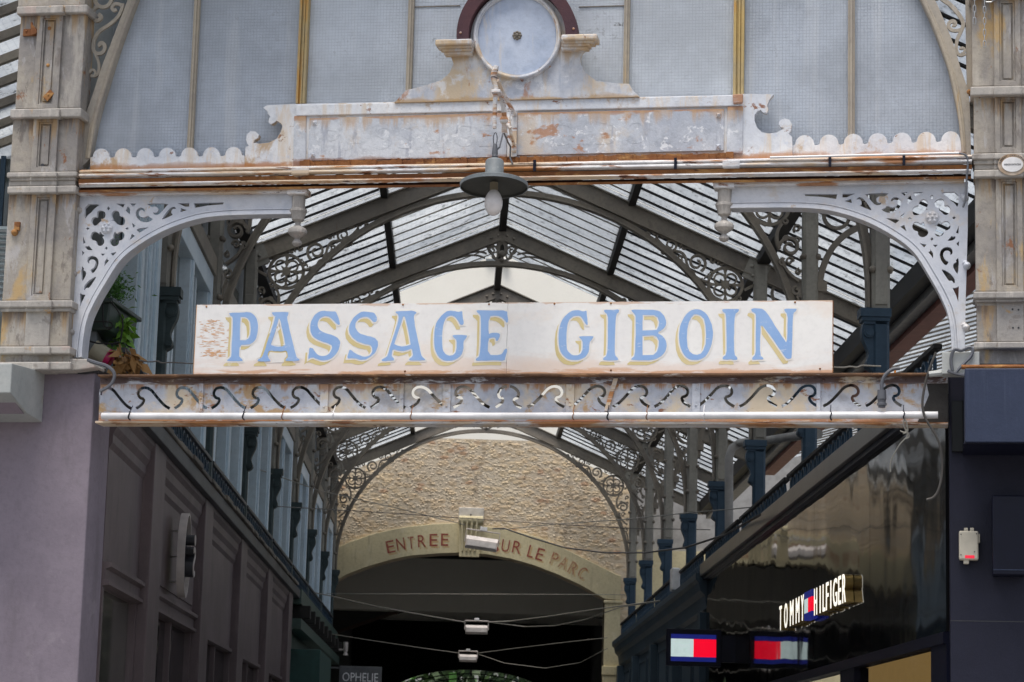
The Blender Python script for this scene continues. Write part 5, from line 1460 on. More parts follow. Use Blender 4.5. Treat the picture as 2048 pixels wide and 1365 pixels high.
def truss_proto():
    y = colY(0)
    fr = PF(y)
    t = thing('roof_truss', fr(0, EH), 'truss', 'truss', 'arched iron roof trusses')
    for s in (1, -1):
        xe = 4.25 if s > 0 else 3.25
        mb = MB()
        for (d0, d1, hw) in ((0, .016, .06), (.016, .20, .022), (.20, .216, .06)):
            mb.prism(fr, [(s*.03, hroof(.03)-d0), (s*xe, hroof(xe)-d0), (s*xe, hroof(xe)-d1), (s*.03, hroof(.03)-d1)], -hw, hw)
        mb.build('rafter', M['iron'], t, False)
        mb = MB()
        mb.box(Frame(fr(s*2.86, hroof(2.86)-.11), (1, 0, -s*.43), (s*.43, 0, 1), (0, -1, 0)), -.12, .12, -.14, .10, .03, .05)
        for dx, dh in ((-.06, .03), (.05, -.02), (-.05, -.08)):
            mb.dome(fr(s*2.86+dx, hroof(2.86)-.11+dh, .05), (0, -1, 0), .022, .025, 8)
        mb.build('gusset', M['greyiron'], t, True)
        mb = MB()
        lattice(mb, fr, s)
        mb.build('scrollwork', M['iron'], t, True)
    mb = MB()
    pts = [(EA*sin(a), EH+EB*cos(a)) for a in [-pi/2+pi*k/64 for k in range(65)]]
    pts = [(-EA, EH-.12)] + pts + [(EA, EH-.12)]
    mb.ribbon(fr, pts, .055, -.024, .024)
    inn = [((EA-.03)*sin(a), EH+(EB-.03)*cos(a)) for a in [-pi/2+pi*k/64 for k in range(65)]]
    mb.ribbon(fr, [(-EA+.03, EH-.12)] + inn + [(EA-.03, EH-.12)], .022, -.06, .06)
    mb.build('arch_rib', M['iron'], t, True)
    # ornament under the ridge
    mb = MB()
    k = 0
    for s in (1, -1):
        for pts, wd in ((spiral(.13, 6.73, .07, .018, radians(200), radians(-280), 22), .024), (spiral(.10, 6.66, .055, .02, radians(120), radians(420), 16), .02),
                        (bez((.20, 6.68), (.30, 6.73), (.42, 6.70), (.52, 6.64)), .022), (spiral(.52, 6.675, .038, .012, radians(-90), radians(280), 14), .016),
                        (bez((.22, 6.62), (.33, 6.68), (.46, 6.66), (.6, 6.60)), .018), (spiral(.69, 6.635, .03, .012, radians(-120), radians(240), 12), .014),
                        ([(.02, 6.58), (.09, 6.62), (.14, 6.70), (.20, 6.78)], .03), ([(0, 6.86), (.05, 6.80), (.05, 6.70)], .05)):
            k += 1
            mb.ribbon(fr, [(s*x, h) for x, h in pts], wd, -.014-.0006*k, .014+.0006*k)
    mb.dome(fr(0, 6.68, .014), (0, -1, 0), .05, .06, 12)
    mb.dome(fr(0, 6.60, .014), (0, -1, 0), .035, .05, 12)
    mb.build('ridge_ornament', M['iron'], t, True)
    mb = MB()
    mb.prism(fr, [(-.2, hroof(.2)-.02), (0, 7.05), (.2, hroof(.2)-.02), (.2, hroof(.2)-.2), (0, 6.84), (-.2, hroof(.2)-.2)], -.03, .03)
    for dx in (-.15, -.06, .06, .15):
        mb.dome(fr(dx, 6.95-abs(dx)*.43, .03), (0, -1, 0), .02, .022, 8)
    mb.build('ridge_plate', M['iron'], t, True)
    # small outer bracket with a ring, right side
    mb = MB()
    q = [(2.97+.75*sin(a), 4.9+.62*(1-cos(a))*0+.62*sin(a)) for a in [0]]
    mb.ribbon(fr, bez((2.99, 4.75), (3.03, 5.15), (3.25, 5.42), (3.72, 5.43), 18), .06, -.03, .03)
    mb.ribbon(fr, spiral(3.16, 5.47, .125, .125, 0, 2*pi, 24), .035, -.017, .017)
    a, b = 2.97, 3.06
    mb.box(fr, a, b, 4.70, 4.80, -.06, .06)
    mb.box(fr, a, a+.05, 4.60, 4.69, -.04, .04)
    mb.build('outer_bracket', M['iron'], t, True)
    return t
tp = truss_proto()
for n in range(8):
    lab = ('iron roof truss nearest the street, half hidden by the facade brackets', 'second arched iron truss from the street with scroll filled haunches', 'third arched iron truss, its apex hidden by the cornice', 'fourth arched iron truss, its scrolled apex showing just below the bulb', 'fifth arched iron truss, its apex against the cream house wall', 'sixth arched iron truss, seen below the girder', 'seventh arched iron truss, one before the stone wall', 'last arched iron truss, framing the rubble stone wall')[n]
    if n == 0:
        tp['label'] = lab
    else:
        dup(tp, (0, BAY*n, 0), lab)
# purlins and ridge beam
YA, YE = -.6, 31.2
def beam(name, x0, x1, h0, h1, mat, lab, y0=YA, y1=YE, cat='beam', kind=None):
    mb = MB().wbox(XC+x0, XC+x1, y0, y1, EYE+h0, EYE+h1)
    return tag(mb.build(name, M[mat], None), lab, cat, 'long roof purlins' if name == 'roof_purlin' else None)
beam('ridge_beam', -.045, .045, 6.98, 7.16, 'black', 'black ridge beam along the top of the glass roof')
for s in (1, -1):
    a, b = sorted((s*1.38, s*1.46))
    beam('roof_purlin', a, b, hroof(1.42)-.03, hroof(1.42)+.10, 'black', 'dark purlin halfway up the %s roof slope' % ('right' if s > 0 else 'left'))
    mb = MB()
    for n in range(-1, 8):
        y = colY(n)
        for yy in (y+.2, y+BAY-.2):
            mb.wbox(XC+s*1.53-.02, XC+s*1.53+.02, yy-.25, yy+.25, EYE+hroof(1.53)-.10, EYE+hroof(1.53)+.02)
    a, b = sorted((s*2.86, s*3.0))
    beam('roof_purlin', a, b, hroof(2.93)-.02, hroof(2.93)+.10, 'black', 'dark purlin over the %s row of columns' % ('right' if s > 0 else 'left'))
# roof glazing: one panel per bay and slope
def glazing(n, s, y0, y1, spans, lab):
    xm = spans[0][0]
    t = thing('roof_glazing', (XC+s*1.4, (y0+y1)/2, EYE+hroof(1.4)), lab, 'glass roof', 'glazed roof slopes')
    for (xa, xb, ya, yb) in spans:
        fr = Frame((XC, 0, EYE+.055), (1, 0, 0), (0, 0, 1), (0, 1, 0))
        MB().prism(fr, [(s*xa, hroof(xa)), (s*xb, hroof(xb)), (s*xb, hroof(xb)+.008), (s*xa, hroof(xa)+.008)], ya, yb).build('glass_pane', M['roofglass'], t)
        nb = max(1, round((yb-ya)/.438))
        st = (yb-ya)/nb
        first = None
        for i in range(nb):
            y = ya+st*(i+.5)
            if first is None:
                mb = MB()
                w2, bd = (.014, .014) if xa < 1 else (.023, .022)
                mb.prism(fr, [(s*xa, hroof(xa)-.001), (s*xb, hroof(xb)-.001), (s*xb, hroof(xb)-bd), (s*xa, hroof(xa)-bd)], y-w2, y+w2)
                first = mb.build('glazing_bar', M['iron' if xa < 1 else 'black'], t)
            else:
                c = first.copy(); COL.objects.link(c); c.location.y += st*i
for n in range(-1, 8):
    y0, y1 = colY(n)+.03, colY(n+1)-.03
    if n == -1:
        y0 = YA
    if n == 7:
        y1 = YE+.2
        if y1-y0 < .2:
            continue
    for s in (1, -1):
        xo = 4.25 if s > 0 else 3.25
        spans = [(1.47, 2.86, y0, y1)]
        if s > 0:
            spans.append((3.0, 4.25, y0, y1))
        else:
            spans.append((3.0, 3.25, y0, y1))
        yc = min(y1, 17.1)
        if yc > y0+.3:
            spans.insert(0, (.05, 1.38, y0, yc))
        pos = 'over the street end' if n < 0 else ('over the %s bay' % ORD[n] if n < 7 else 'against the stone wall')
        glazing(n, s, y0, y1, spans, 'wired glass roof slope %s on the %s' % (pos, 'right' if s > 0 else 'left'))

# right hand valley gutter, wall bands and neighbouring canopy
gx = 4.18
tag(MB().wbox(XC+gx, XC+gx+.16, YA, YE, EYE+5.08, EYE+5.30).build('valley_gutter', M['black'], None), 'black valley gutter along the lower edge of the right roof slope', 'gutter')
tag(MB().wbox(XC+gx+.165, XC+gx+.35, -.3, YE, EYE+5.0, EYE+5.28).build('wall_band', M['greyband'], None), 'grey sheet band under the valley gutter on the right', 'panel')
tag(MB().wbox(XC+gx+.30, XC+gx+.50, -.3, 23.5, EYE+4.93, EYE+5.13).build('wall_beam', M['redband'], None), 'dark brown red beam beneath the grey band on the right', 'beam')
cn = thing('lean_to_canopy', (XC+6, 10, EYE+4.8), 'white ribbed lean-to canopy rising beyond the brown red beam', 'canopy')
fr = Frame((XC, 0, EYE), (1, 0, 0), (0, 0, 1), (0, 1, 0))
MB().prism(fr, [(4.72, 5.12), (9.5, 6.56), (9.5, 6.57), (4.72, 5.13)], -.4, 23.2).build('sheet', M['roofglass'], cn)
first = None
for i in range(58):
    y = -.3+i*.40
    if first is None:
        first = MB().prism(fr, [(4.72, 5.115), (9.5, 6.555), (9.5, 6.535), (4.72, 5.095)], y-.02, y+.02).build('rib', M['iron'], cn)
    else:
        c = first.copy(); COL.objects.link(c); c.location.y += .40*i
tag(MB().wbox(XC+2.96, XC+9, 31.9, 32.2, 0, EYE+4.42).build('side_wall', M['cream'], None), 'cream painted wall behind the far right columns', 'wall')
tag(MB().wbox(XC+2.96, XC+9, 31.95, 32.2, EYE+4.425, EYE+6.4).build('end_gable', M['greyband'], None), 'dull grey gable wall above the cream wall at the far right', 'wall')

# balcony railings
def railing_proto(s, y0=None, y1=None):
    x = XC+s*(HS-.13)
    if s < 0:
        x = XC-HS-.02
    y0 = colY(0) if y0 is None else y0
    y1 = colY(1) if y1 is None else y1
    t = thing('balcony_railing', (x, (y0+y1)/2, EYE+2.0), 'railing', 'railing', 'cast iron balcony railings')
    ht = 2.89
    mb = MB().wbox(x-.03, x+.03, y0+.09, y1-.09, EYE+ht-.035, EYE+ht)
    mb.build('top_rail', M['black' if s > 0 else 'gutter'], t, False, .004)
    mb = MB().wbox(x-.012, x+.012, y0+.09, y1-.09, EYE+2.56, EYE+2.585)
    mb.build('bottom_rail', M['blue'], t)
    fr = Frame((x, 0, EYE), (0, 1, 0), (0, 0, 1), (-1, 0, 0))
    nb = round((y1-y0-.3)/.26)
    st = (y1-y0-.3)/nb
    first = None
    for i in range(nb):
        yc = y0+.15+st*(i+.5)
        if first is None:
            mb = MB()
            hw = st*.32
            mb.ribbon(fr, [(yc-hw, 2.58), (yc-hw, 2.755)] + [(yc-hw*cos(a), 2.755+.08*sin(a)) for a in [pi*k/10 for k in range(1, 10)]] + [(yc+hw, 2.755), (yc+hw, 2.58)], .024, -.012, .012)
            mb.ribbon(fr, spiral(yc, 2.70, .03, .035, 0, 2*pi, 12), .014, -.015, .015)
            first = mb.build('baluster', M['blue'], t)
        else:
            c = first.copy(); COL.objects.link(c); c.location.y += st*i
    return t
for s in (1, -1):
    p = railing_proto(s)
    for n in range(0, 7):
        lab = 'blue iron balcony railing, %s on the %s side' % ('bay at the facade' if n < 0 else '%s bay behind the facade' % ORD[n], 'right' if s > 0 else 'left')
        if n == 0:
            p['label'] = lab
        else:
            dup(p, (0, BAY*n, 0), lab)
    railing_proto(s, .85 if s < 0 else -.25, colY(0))['label'] = 'blue iron balcony railing at the facade end on the %s side' % ('right' if s > 0 else 'left')
for (px, py, d, s) in ((1350, 1160, 34.5, 1), (472, 1028, 28.0, -1), (562, 1135, 36.0, -1)):
    p = AT(px, py, d)
    mb = MB().wbox(p.x-.06, p.x+.06, p.y-.15, p.y+.15, p.z-.16, p.z+.16)
    tag(mb.build('wall_lantern', M['enamel'], None, False, .02), {1350: 'small white box on the right railing above the blue shopfront', 472: 'small white box behind the left railing, nearer one', 562: 'small white box behind the left railing, farther one'}[px], 'lamp')

# left upper storey: tall windows between the columns
wx = XC-HS-.10
tag(MB().wbox(wx-.3, wx-.10, .85, 31.9, EYE+1.8, EYE+5.9).build('upper_wall', M['greywall'], None), 'upper storey wall behind the tall windows on the left', 'wall')
def window_proto(y0=None, y1=None):
    y0 = colY(0) if y0 is None else y0
    y1 = colY(1) if y1 is None else y1
    t = thing('tall_window', (wx, (y0+y1)/2, EYE+2.1), 'window', 'window', 'tall windows of the left upper storey')
    fr = Frame((wx, 0, EYE), (0, 1, 0), (0, 0, 1), (1, 0, 0))
    a, b = y0+.42, y1-.42
    MB().box(fr, a, b, 2.62, 5.2, -.09, -.06).build('glass_pane', M['glassgreen'], t)
    for ya, yb in ((a-.10, a+.14), (b-.14, b+.12), ((a+b)/2-.07, (a+b)/2+.07)):
        mb = MB()
        mb.box(fr, ya, yb, 2.62, 4.42, -.09, .04)
        mb.box(fr, ya+.05, yb-.05, 2.62, 4.42, .04, .065)
        mb.build('jamb', M['winframe'], t, False, .005)
    for yc in ((a*3+b)/4, (a+3*b)/4):
        mb = MB(); mb.box(fr, yc-.045, yc+.045, 2.62, 4.42, -.06, .0)
        mb.build('mullion', M['winframe'], t, False, .004)
    MB().box(fr, a-.12, b+.12, 4.42, 4.62, -.09, .06).build('lintel', M['winframe'], t, False, .006)
    MB().box(fr, a-.14, b+.14, 4.62, 4.80, -.09, .085).build('head_beam', M['iron'], t, False, .006)
    mb = MB(); mb.box(fr, a-.12, b+.12, 2.60, 2.68, -.09, .05); mb.build('sill', M['winframe'], t)
    return t
p = window_proto()
window_proto(1.42, colY(0))['label'] = 'tall pale blue framed window on the left, in the short bay at the facade'
for n in range(0, 7):
    lab = 'tall pale blue framed window on the left, %s' % ('in the bay at the facade' if n < 0 else '%s bay behind the facade' % ORD[n])
    if n == 0:
        p['label'] = lab
    else:
        dup(p, (0, BAY*n, 0), lab)
# balcony floors
GX0, BX0 = -2.345, 3.15
tag(MB().wbox(wx-.2, GX0-.125, .80, 31.8, EYE+2.40, EYE+2.475).build('balcony_floor', M['gutter'], None), 'narrow balcony floor along the left upper windows', 'balcony')
tag(MB().wbox(BX0+.21, XC+4.7, -.3, 31.8, EYE+2.40, EYE+2.50).build('balcony_floor', M['gutter'], None), 'terrace floor behind the right hand railing', 'balcony')

# ---- left shopfront (mauve painted wood)
SX = XC-HS-.085                                        # recessed wall plane
PX = XC-HS                                            # pilaster faces
ls = thing('wooden_shopfront', (SX, 7, 0), 'mauve painted wooden shopfront with tall pilasters on the left', 'shopfront')
SE = 19.6
MB().wbox(SX-.25, SX, .98, SE, EYE+1.215, EYE+2.47).build('fascia_board', M['mauve'], ls)
MB().wbox(SX-.25, SX-.10, .98, SE, 0, .5).build('stall_riser', M['mauve'], ls)
pil = [colY(n) for n in range(0, 5)]
for y in pil:
    mb = MB().wbox(SX-.1, PX, y-.36, y+.36, 0, EYE+2.478)
    mb.build('pilaster', M['mauve'], ls, False, .008)
ys = [.98] + [p for p in pil]
for i in range(5):
    a = ys[i]+(.36 if i else 0)
    b = pil[i]-.36
    mb = MB()
    frm = Frame((0, 0, EYE), (1, 0, 0), (0, 0, 1), (0, 1, 0))
    mb.prism(frm, [(SX, 2.18), (SX+.02, 2.22), (SX+.022, 2.28), (SX+.045, 2.33), (SX+.05, 2.40), (SX+.075, 2.44), (SX+.075, 2.478), (SX, 2.478)], a, b)
    mb.build('cornice_moulding', M['mauve'], ls)
    mb = MB()
    if i < 2:
        mb.prism(frm, [(SX, 1.215), (SX+.05, 1.225), (SX+.05, 1.25), (SX+.022, 1.265), (SX+.022, 1.335), (SX+.06, 1.35), (SX+.06, 1.38), (SX, 1.385)], a, b)
    else:
        mb.prism(frm, [(SX, 1.215), (SX+.03, 1.225), (SX+.03, 1.26), (SX, 1.27)], a, b)
    mb.build('transom', M['mauve'], ls)
    MB().wbox(SX-.07, SX-.05, a, b, .5, EYE+1.22).build('window_pane', M['paneroom' if i == 0 else 'glassdark'], ls)
    MB().wbox(SX-.05, SX+.006, a, a+.08, .5, EYE+1.214).build('window_frame', M['mauve'], ls)
    MB().wbox(SX-.05, SX+.006, b-.08, b, .5, EYE+1.214).build('window_frame', M['mauve'], ls)
    if i:
        MB().wbox(SX-.05, SX, (a+b)/2-.025, (a+b)/2+.025, .5, EYE+1.214).build('window_frame', M['mauve'], ls)
    if i == 1:
        mb = MB()
        y0 = a+.05
        mb.wbox(SX, SX+.012, a+.1, b-.1, EYE+1.46, EYE+2.14)
        mb.build('back_board', M['mauve'], ls)
# gutter with a ragged capping over it
GX = -2.345
lg = thing('roof_gutter', (GX-.1, 9, EYE+2.45), 'dark sheet metal gutter with ragged capping above the mauve shopfront', 'gutter')
MB().wbox(GX-.35, GX, .92, SE+.6, EYE+2.48, EYE+2.60).build('gutter_box', M['gutter'], lg, False, .006)
mb = MB()
random.seed(5)
y = .95
while y < SE-.5:
    l = random.uniform(.25, .7)
    mb.wbox(GX-.3, GX+.012+random.uniform(0, .025), y, y+l, EYE+2.605+random.uniform(-.002, .004), EYE+2.635+random.uniform(0, .018))
    y += l
mb.build('ragged_capping', M['ragged'], lg, False, .006)
# lens shaped sign standing off the fascia, with raised digits
yc, zc2 = 4.75, EYE+1.76
cxs = SX+.13
hs2 = thing('hanging_sign', (cxs, yc, zc2-.42), 'lens shaped pale metal sign with raised black symbols on the mauve shopfront', 'sign')
frs = Frame((cxs, yc, zc2), (0, -1, 0), (0, 0, 1), (1, 0, 0))
rim = [(-.30*sin(pi*(k/20))*1.0+.30, -.46+.92*k/20) for k in range(21)]
lens = [(-.23*cos(a)*1.0, .35*sin(a)) for a in [-pi/2+pi*k/20 for k in range(21)]] + [(.23*cos(a), .35*sin(a)) for a in [pi/2-pi*k/20 for k in range(1, 20)]]
MB().prism(frs, lens, -.02, .0).build('back_plate', M['darkbox'], hs2)
mb = MB()
mb.ribbon(frs, lens + lens[:1], .02, -.03, .035)
mb.build('edge_band', M['flood'], hs2, True)
mb = MB()
mb.disc(frs, 0, .13, .045, 0, .09, 20)
mb.ribbon(frs, smooth([(.07, .03), (.02, .055), (-.045, .04), (-.05, -.01), (.015, -.05), (.06, -.09), (.04, -.15), (-.02, -.17), (-.07, -.14)], 2), .04, 0, .09)
mb.build('raised_symbol', M['blackpaint'], hs2, True)
mb = MB()
mb.disc(frs, 0, .13, .045, .09, .096, 20)
mb.ribbon(frs, smooth([(.07, .03), (.02, .055), (-.045, .04), (-.05, -.01), (.015, -.05), (.06, -.09), (.04, -.15), (-.02, -.17), (-.07, -.14)], 2), .04, .09, .096)
mb.build('symbol_face', M['flood'], hs2, True)
for zz in (.22, 0, -.22):
    MB().tube([frs(-.15, zz, -.2), frs(-.15, zz, 0)], .007, 6).build('standoff_rod', M['flood'], hs2)

# ---- green shopfront farther on
gs = thing('wooden_shopfront', (SX, 25, 0), 'dark green wooden shopfront beyond the mauve one on the left', 'shopfront')
MB().wbox(SX-.25, SX, SE, 31.7, 0, EYE+2.4).build('boarding', M['tealdark'], gs)
MB().wbox(GX-.35, GX+.02, SE+.6, 31.6, EYE+2.40, EYE+2.62).build('gutter', M['tealdark'], gs, False, .006)
for k in range(9):
    MB().wbox(SX, SX+.28, SE+.8+k*1.28, SE+1.0+k*1.28, EYE+2.2, EYE+2.39).build('cornice_modillion', M['hall'], gs, False, .01)
mb = MB(); mb.wbox(SX, SX+.20, SE, 31.6, EYE+2.0, EYE+2.15); mb.build('cornice_moulding', M['tealdark'], gs)
p0, p1 = AT(573, 1298, 36.2), AT(641, 1300, 36.2)
tag(MB().wbox(SX+.01, p1.x, p0.y, p0.y+3.2, 1.2, p0.z).build('awning_box', M['teal'], None, False, .01), 'deep teal boxed awning projecting from the green shopfront', 'awning')
# projecting shop sign reading OPHELIE
d = 45.5
a, b = AT(679, 1332, d), AT(764, 1334, d)
os_ = thing('projecting_sign', ((a.x+b.x)/2, a.y, a.z-.42), 'slate grey projecting shop sign lettered OPHELIE in front of the dark arch', 'sign')
frq = Frame((0, a.y, 0), (1, 0, 0), (0, 0, 1), (0, -1, 0))
MB().box(frq, a.x, b.x, a.z-.42, a.z, -.05, .0).build('frame', M['slateframe'], os_, False, .005)
MB().box(frq, a.x+.025, b.x-.025, a.z-.395, a.z-.025, 0, .006).build('face', M['slate'], os_)
mb = MB()
addtext(mb, 'OPHELIE', frq, (a.x+b.x)/2, a.z-.20, .66, .16, 0, .004, .012)
mb.build('sign_lettering', M['lettergrey'], os_)
MB().wbox(SX, a.x, a.y+.02, a.y+.05, a.z-.05, a.z-.02).build('sign_arm', M['slateframe'], os_)
c0 = AT(691, 1300, 45)
sp_ = thing('spotlight', c0, 'small pale spotlight on an arm above the projecting sign', 'lamp')
mb = MB().tube([c0 + Vector((-.12, 0, .0)), c0], .015, 6); mb.build('arm', M['flood'], sp_)
MB().lathe(c0 + Vector((0, 0, -.10)), (0, 0, 1), [(0, 0), (.05, 0), (.03, .05), (.045, .08), (.045, .24), (0, .24)], 14).build('lamp_body', M['flood'], sp_, True)

# ---- right side: black gloss shopfront with metal fascia
BX = 3.15
bs = thing('gloss_shopfront', (BX, 5, 0), 'glossy black shopfront panelling with lit lettering on the right', 'shopfront')
Y0, YB = -.32, 14.9
seams = [Y0, 2.6, 5.55, YB]
for i in range(3):
    MB().wbox(BX, BX+.12, seams[i]+.004, seams[i+1]-.004, EYE+.98, EYE+2.53).build('gloss_panel', M['gloss'], bs)
MB().wbox(BX-.09, BX+.2, Y0, YB, EYE+2.535, EYE+2.685).build('metal_fascia', M['fascia'], bs, False, .004)
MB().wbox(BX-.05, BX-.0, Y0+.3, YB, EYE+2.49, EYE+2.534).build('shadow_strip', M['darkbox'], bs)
MB().wbox(BX-.02, BX+.10, Y0, YB, EYE+.90, EYE+.975).build('lower_rail', M['darkbox'], bs)
for ya, yb in ((Y0, .2), (3.35, 4.05), (9.5, 9.7)):
    MB().wbox(BX+.0, BX+.12, ya, yb, 0, EYE+.9).build('door_post', M['darkbox'], bs)
m, nt, b_ = newmat('clear_shop_glass')
setcol(b_.inputs['Base Color'], (0.9, 0.9, 0.88)); b_.inputs['Roughness'].default_value = 0.03
b_.inputs['Transmission Weight'].default_value = 1.0; b_.inputs['IOR'].default_value = 1.02
M['clear'] = m
MB().wbox(BX+.05, BX+.06, .2, 9.5, 0, EYE+.9).build('window_pane', M['clear'], bs)
mb = MB().wbox(BX+1.2, BX+1.3, 0, 10, 0, EYE+1.6)
mb.build('lit_back_wall', M['amber'], bs)
mb = MB()
for k in range(9):
    mb.wbox(BX+.9, BX+1.19, .6+k*.9, 1.0+k*.9, .6+.15*(k % 3), EYE+.6+.1*(k % 2))
mb.build('display', M['socket'], bs)
frT = Frame((BX, 0, 0), (0, -1, 0), (0, 0, 1), (-1, 0, 0))
let = thing('lit_lettering', (BX-.05, 5.6, EYE+1.40), 'row of lit shop letters with gilt sides reading TOMMY and HILFIGER round a small flag', 'lettering')
ytop = EYE+1.645; ybot = EYE+1.415
def ypx(x):
    return (BX-.12)*FPX/((x-905))-16.0
xsT = [1539, 1549.5, 1561, 1572.5, 1582]
xsH = [1608, 1617, 1624.5, 1631, 1638, 1646.5, 1655.5, 1664]
for ch, x in zip('TOMMY'+'HILFIGER', xsT+xsH):
    yc_ = ypx(x)
    wd = .72*(.30 if ch in 'OMG' else (.05 if ch == 'I' else (.22 if ch in 'TYHR' else .18)))
    halo, face = MB(), MB()
    addtext(halo, ch, frT, -yc_, (ytop+ybot)/2, wd, ytop-ybot, 0, .004, .07)
    addtext(face, ch, frT, -yc_, (ytop+ybot)/2, wd, ytop-ybot, 0, .0705, .075)
    halo.build('letter_side', M['gold'], let)
    face.build('letter_face', M['letteron'], let)
ya, yb = ypx(1586), ypx(1601)
hh = .25
zb = (ytop+ybot)/2-hh/2
for nm_, m_, u0, u1, v0, v1 in (('flag_band', 'flagnavy', -ya, -yb, zb+hh*.75, zb+hh), ('flag_band', 'flagnavy', -ya, -yb, zb, zb+hh*.25), ('flag_field', 'flagwhite', -ya, -(ya+yb)/2, zb+hh*.25, zb+hh*.75), ('flag_field', 'flagred', -(ya+yb)/2, -yb, zb+hh*.25, zb+hh*.75)):
    MB().box(frT, u0+.001, u1-.001, v0+.001, v1-.001, .02, .075).build(nm_, M[m_], let)
# light box facing the street
dl = 27.6
a, b = AT(1342, 1268, dl), AT(1432, 1325, dl)
lbx = thing('light_box', ((a.x+b.x)/2, a.y, b.z), 'small lit flag sign in navy, white and red projecting over the passage', 'sign')
frL = Frame((0, a.y, 0), (1, 0, 0), (0, 0, 1), (0, -1, 0))
x0, x1, z0, z1 = a.x, b.x, b.z, a.z
MB().box(frL, x0-.05, x1+.06, z0-.05, z1+.06, -.09, -.001).build('casing', M['darkbox'], lbx, False, .006)
H_ = z1-z0
for nm_, m_, u0, u1, v0, v1 in (('flag_band', 'flagnavy', x0, x1, z1-.17*H_, z1), ('flag_band', 'flagnavy', x0, x1, z0, z0+.17*H_), ('flag_field', 'flagwhite', x0, (x0+x1)/2, z0+.17*H_, z1-.17*H_), ('flag_field', 'flagred', (x0+x1)/2, x1, z0+.17*H_, z1-.17*H_)):
    MB().box(frL, u0+.001, u1-.001, v0+.001, v1-.001, 0, .012).build(nm_, M[m_], lbx)
MB().wbox(x1+.06, BX, a.y+.02, a.y+.06, z0, z1).build('fixing_arm', M['darkbox'], lbx)

# ---- blue wooden shopfront beyond
bw = thing('wooden_shopfront', (BX, 23, 0), 'blue painted wooden shopfront beyond the black one on the right', 'shopfront')
MB().wbox(BX+.06, BX+.3, YB, 31.6, 0, EYE+2.3).build('boarding', M['bluewood'], bw)
mb = MB()
frm = Frame((0, 0, EYE), (1, 0, 0), (0, 0, 1), (0, 1, 0))
mb.prism(frm, [(BX+.06, 2.1), (BX+.0, 2.14), (BX-.02, 2.3), (BX-.08, 2.36), (BX-.1, 2.46), (BX-.14, 2.5), (BX-.14, 2.58), (BX+.2, 2.6), (BX+.2, 2.1)], YB, 31.5)
mb.build('cornice', M['bluewood'], bw, False, .004)
for k in range(5):
    y = YB+.4+k*BAY
    MB().wbox(BX-.06, BX+.06, y-.16, y+.16, 0, EYE+2.1).build('pilaster', M['bluewood'], bw, False, .006)
for k in range(4):
    y = YB+.4+k*BAY
    for j in range(2):
        fr2 = Frame((BX+.06, 0, 0), (0, -1, 0), (0, 0, 1), (-1, 0, 0))
        ya, yb = y+.3+j*1.75, y+1.85+j*1.75
        for z0_, z1_ in ((EYE+1.0, EYE+2.0), (.4, EYE+.85)):
            q_ = [(-yb, z0_), (-ya, z0_), (-ya, z1_), (-yb, z1_)]
            i_ = [(-yb+.05, z0_+.05), (-ya-.05, z0_+.05), (-ya-.05, z1_-.05), (-yb+.05, z1_-.05)]
            MB().prism(fr2, q_, .0, .018, [i_]).build('panel_moulding', M['bluewood'], bw)
# rain pipe on the right
mb = MB()
dd = 29.5
pp = [AT(1636, 868, dd-4), AT(1590, 873, dd-2.4), AT(1520, 884, dd-.6), AT(1480, 886, dd), AT(1464, 897, dd), AT(1458, 915, dd), AT(1458, 1000, dd), AT(1458, 1070, dd)]
mb.tube(pp, .052, 12)
rp = mb.build('rain_pipe', M['greyband'], None, True)
tag(rp, 'thick grey rain pipe bending down between the right hand columns', 'pipe')

# ---- end wall: rubble gable over a plastered arch
EYW = 31.9
DW = EYW+16.0
def W(px, py, d=DW):
    p = AT(px, py, d)
    return (p.x, p.z)
intr = [(657, 1171), (692, 1151), (732, 1135.5), (785, 1120), (822, 1112.5), (880, 1108), (927, 1106.6), (974, 1110), (1021, 1118.5), (1068, 1132), (1115, 1150), (1162, 1172), (1209, 1199)]
extr = [(640, 1122), (660, 1103), (700, 1085), (740, 1071), (780, 1061), (820, 1054), (870, 1049), (930, 1047), (1000, 1059), (1040, 1066), (1080, 1077), (1120, 1094), (1160, 1114), (1200, 1134), (1236, 1152)]
I3 = [W(*p) for p in intr]
E3 = [W(*p) for p in extr]
frE = Frame((0, EYW, 0), (1, 0, 0), (0, 0, 1), (0, -1, 0))
xl, xr = XC-3.7, XC+2.95
top = [(xl, 5.9), (XC-3.2, EYE+hroof(3.2)-.12), (XC-1.5, EYE+hroof(1.5)-.12), (XC-1.0, 8.13), (XC+1.0, 8.13), (XC+1.5, EYE+hroof(1.5)-.12), (xr, EYE+hroof(2.95)-.12)]
wall = [(xl, 0), (I3[0][0], 0)] + I3 + [(I3[-1][0], 0), (xr, 0)] + top[::-1]
sw = thing('stone_wall', (XC, EYW, 0), 'honey coloured rubble stone wall over the arch at the end of the passage', 'wall')
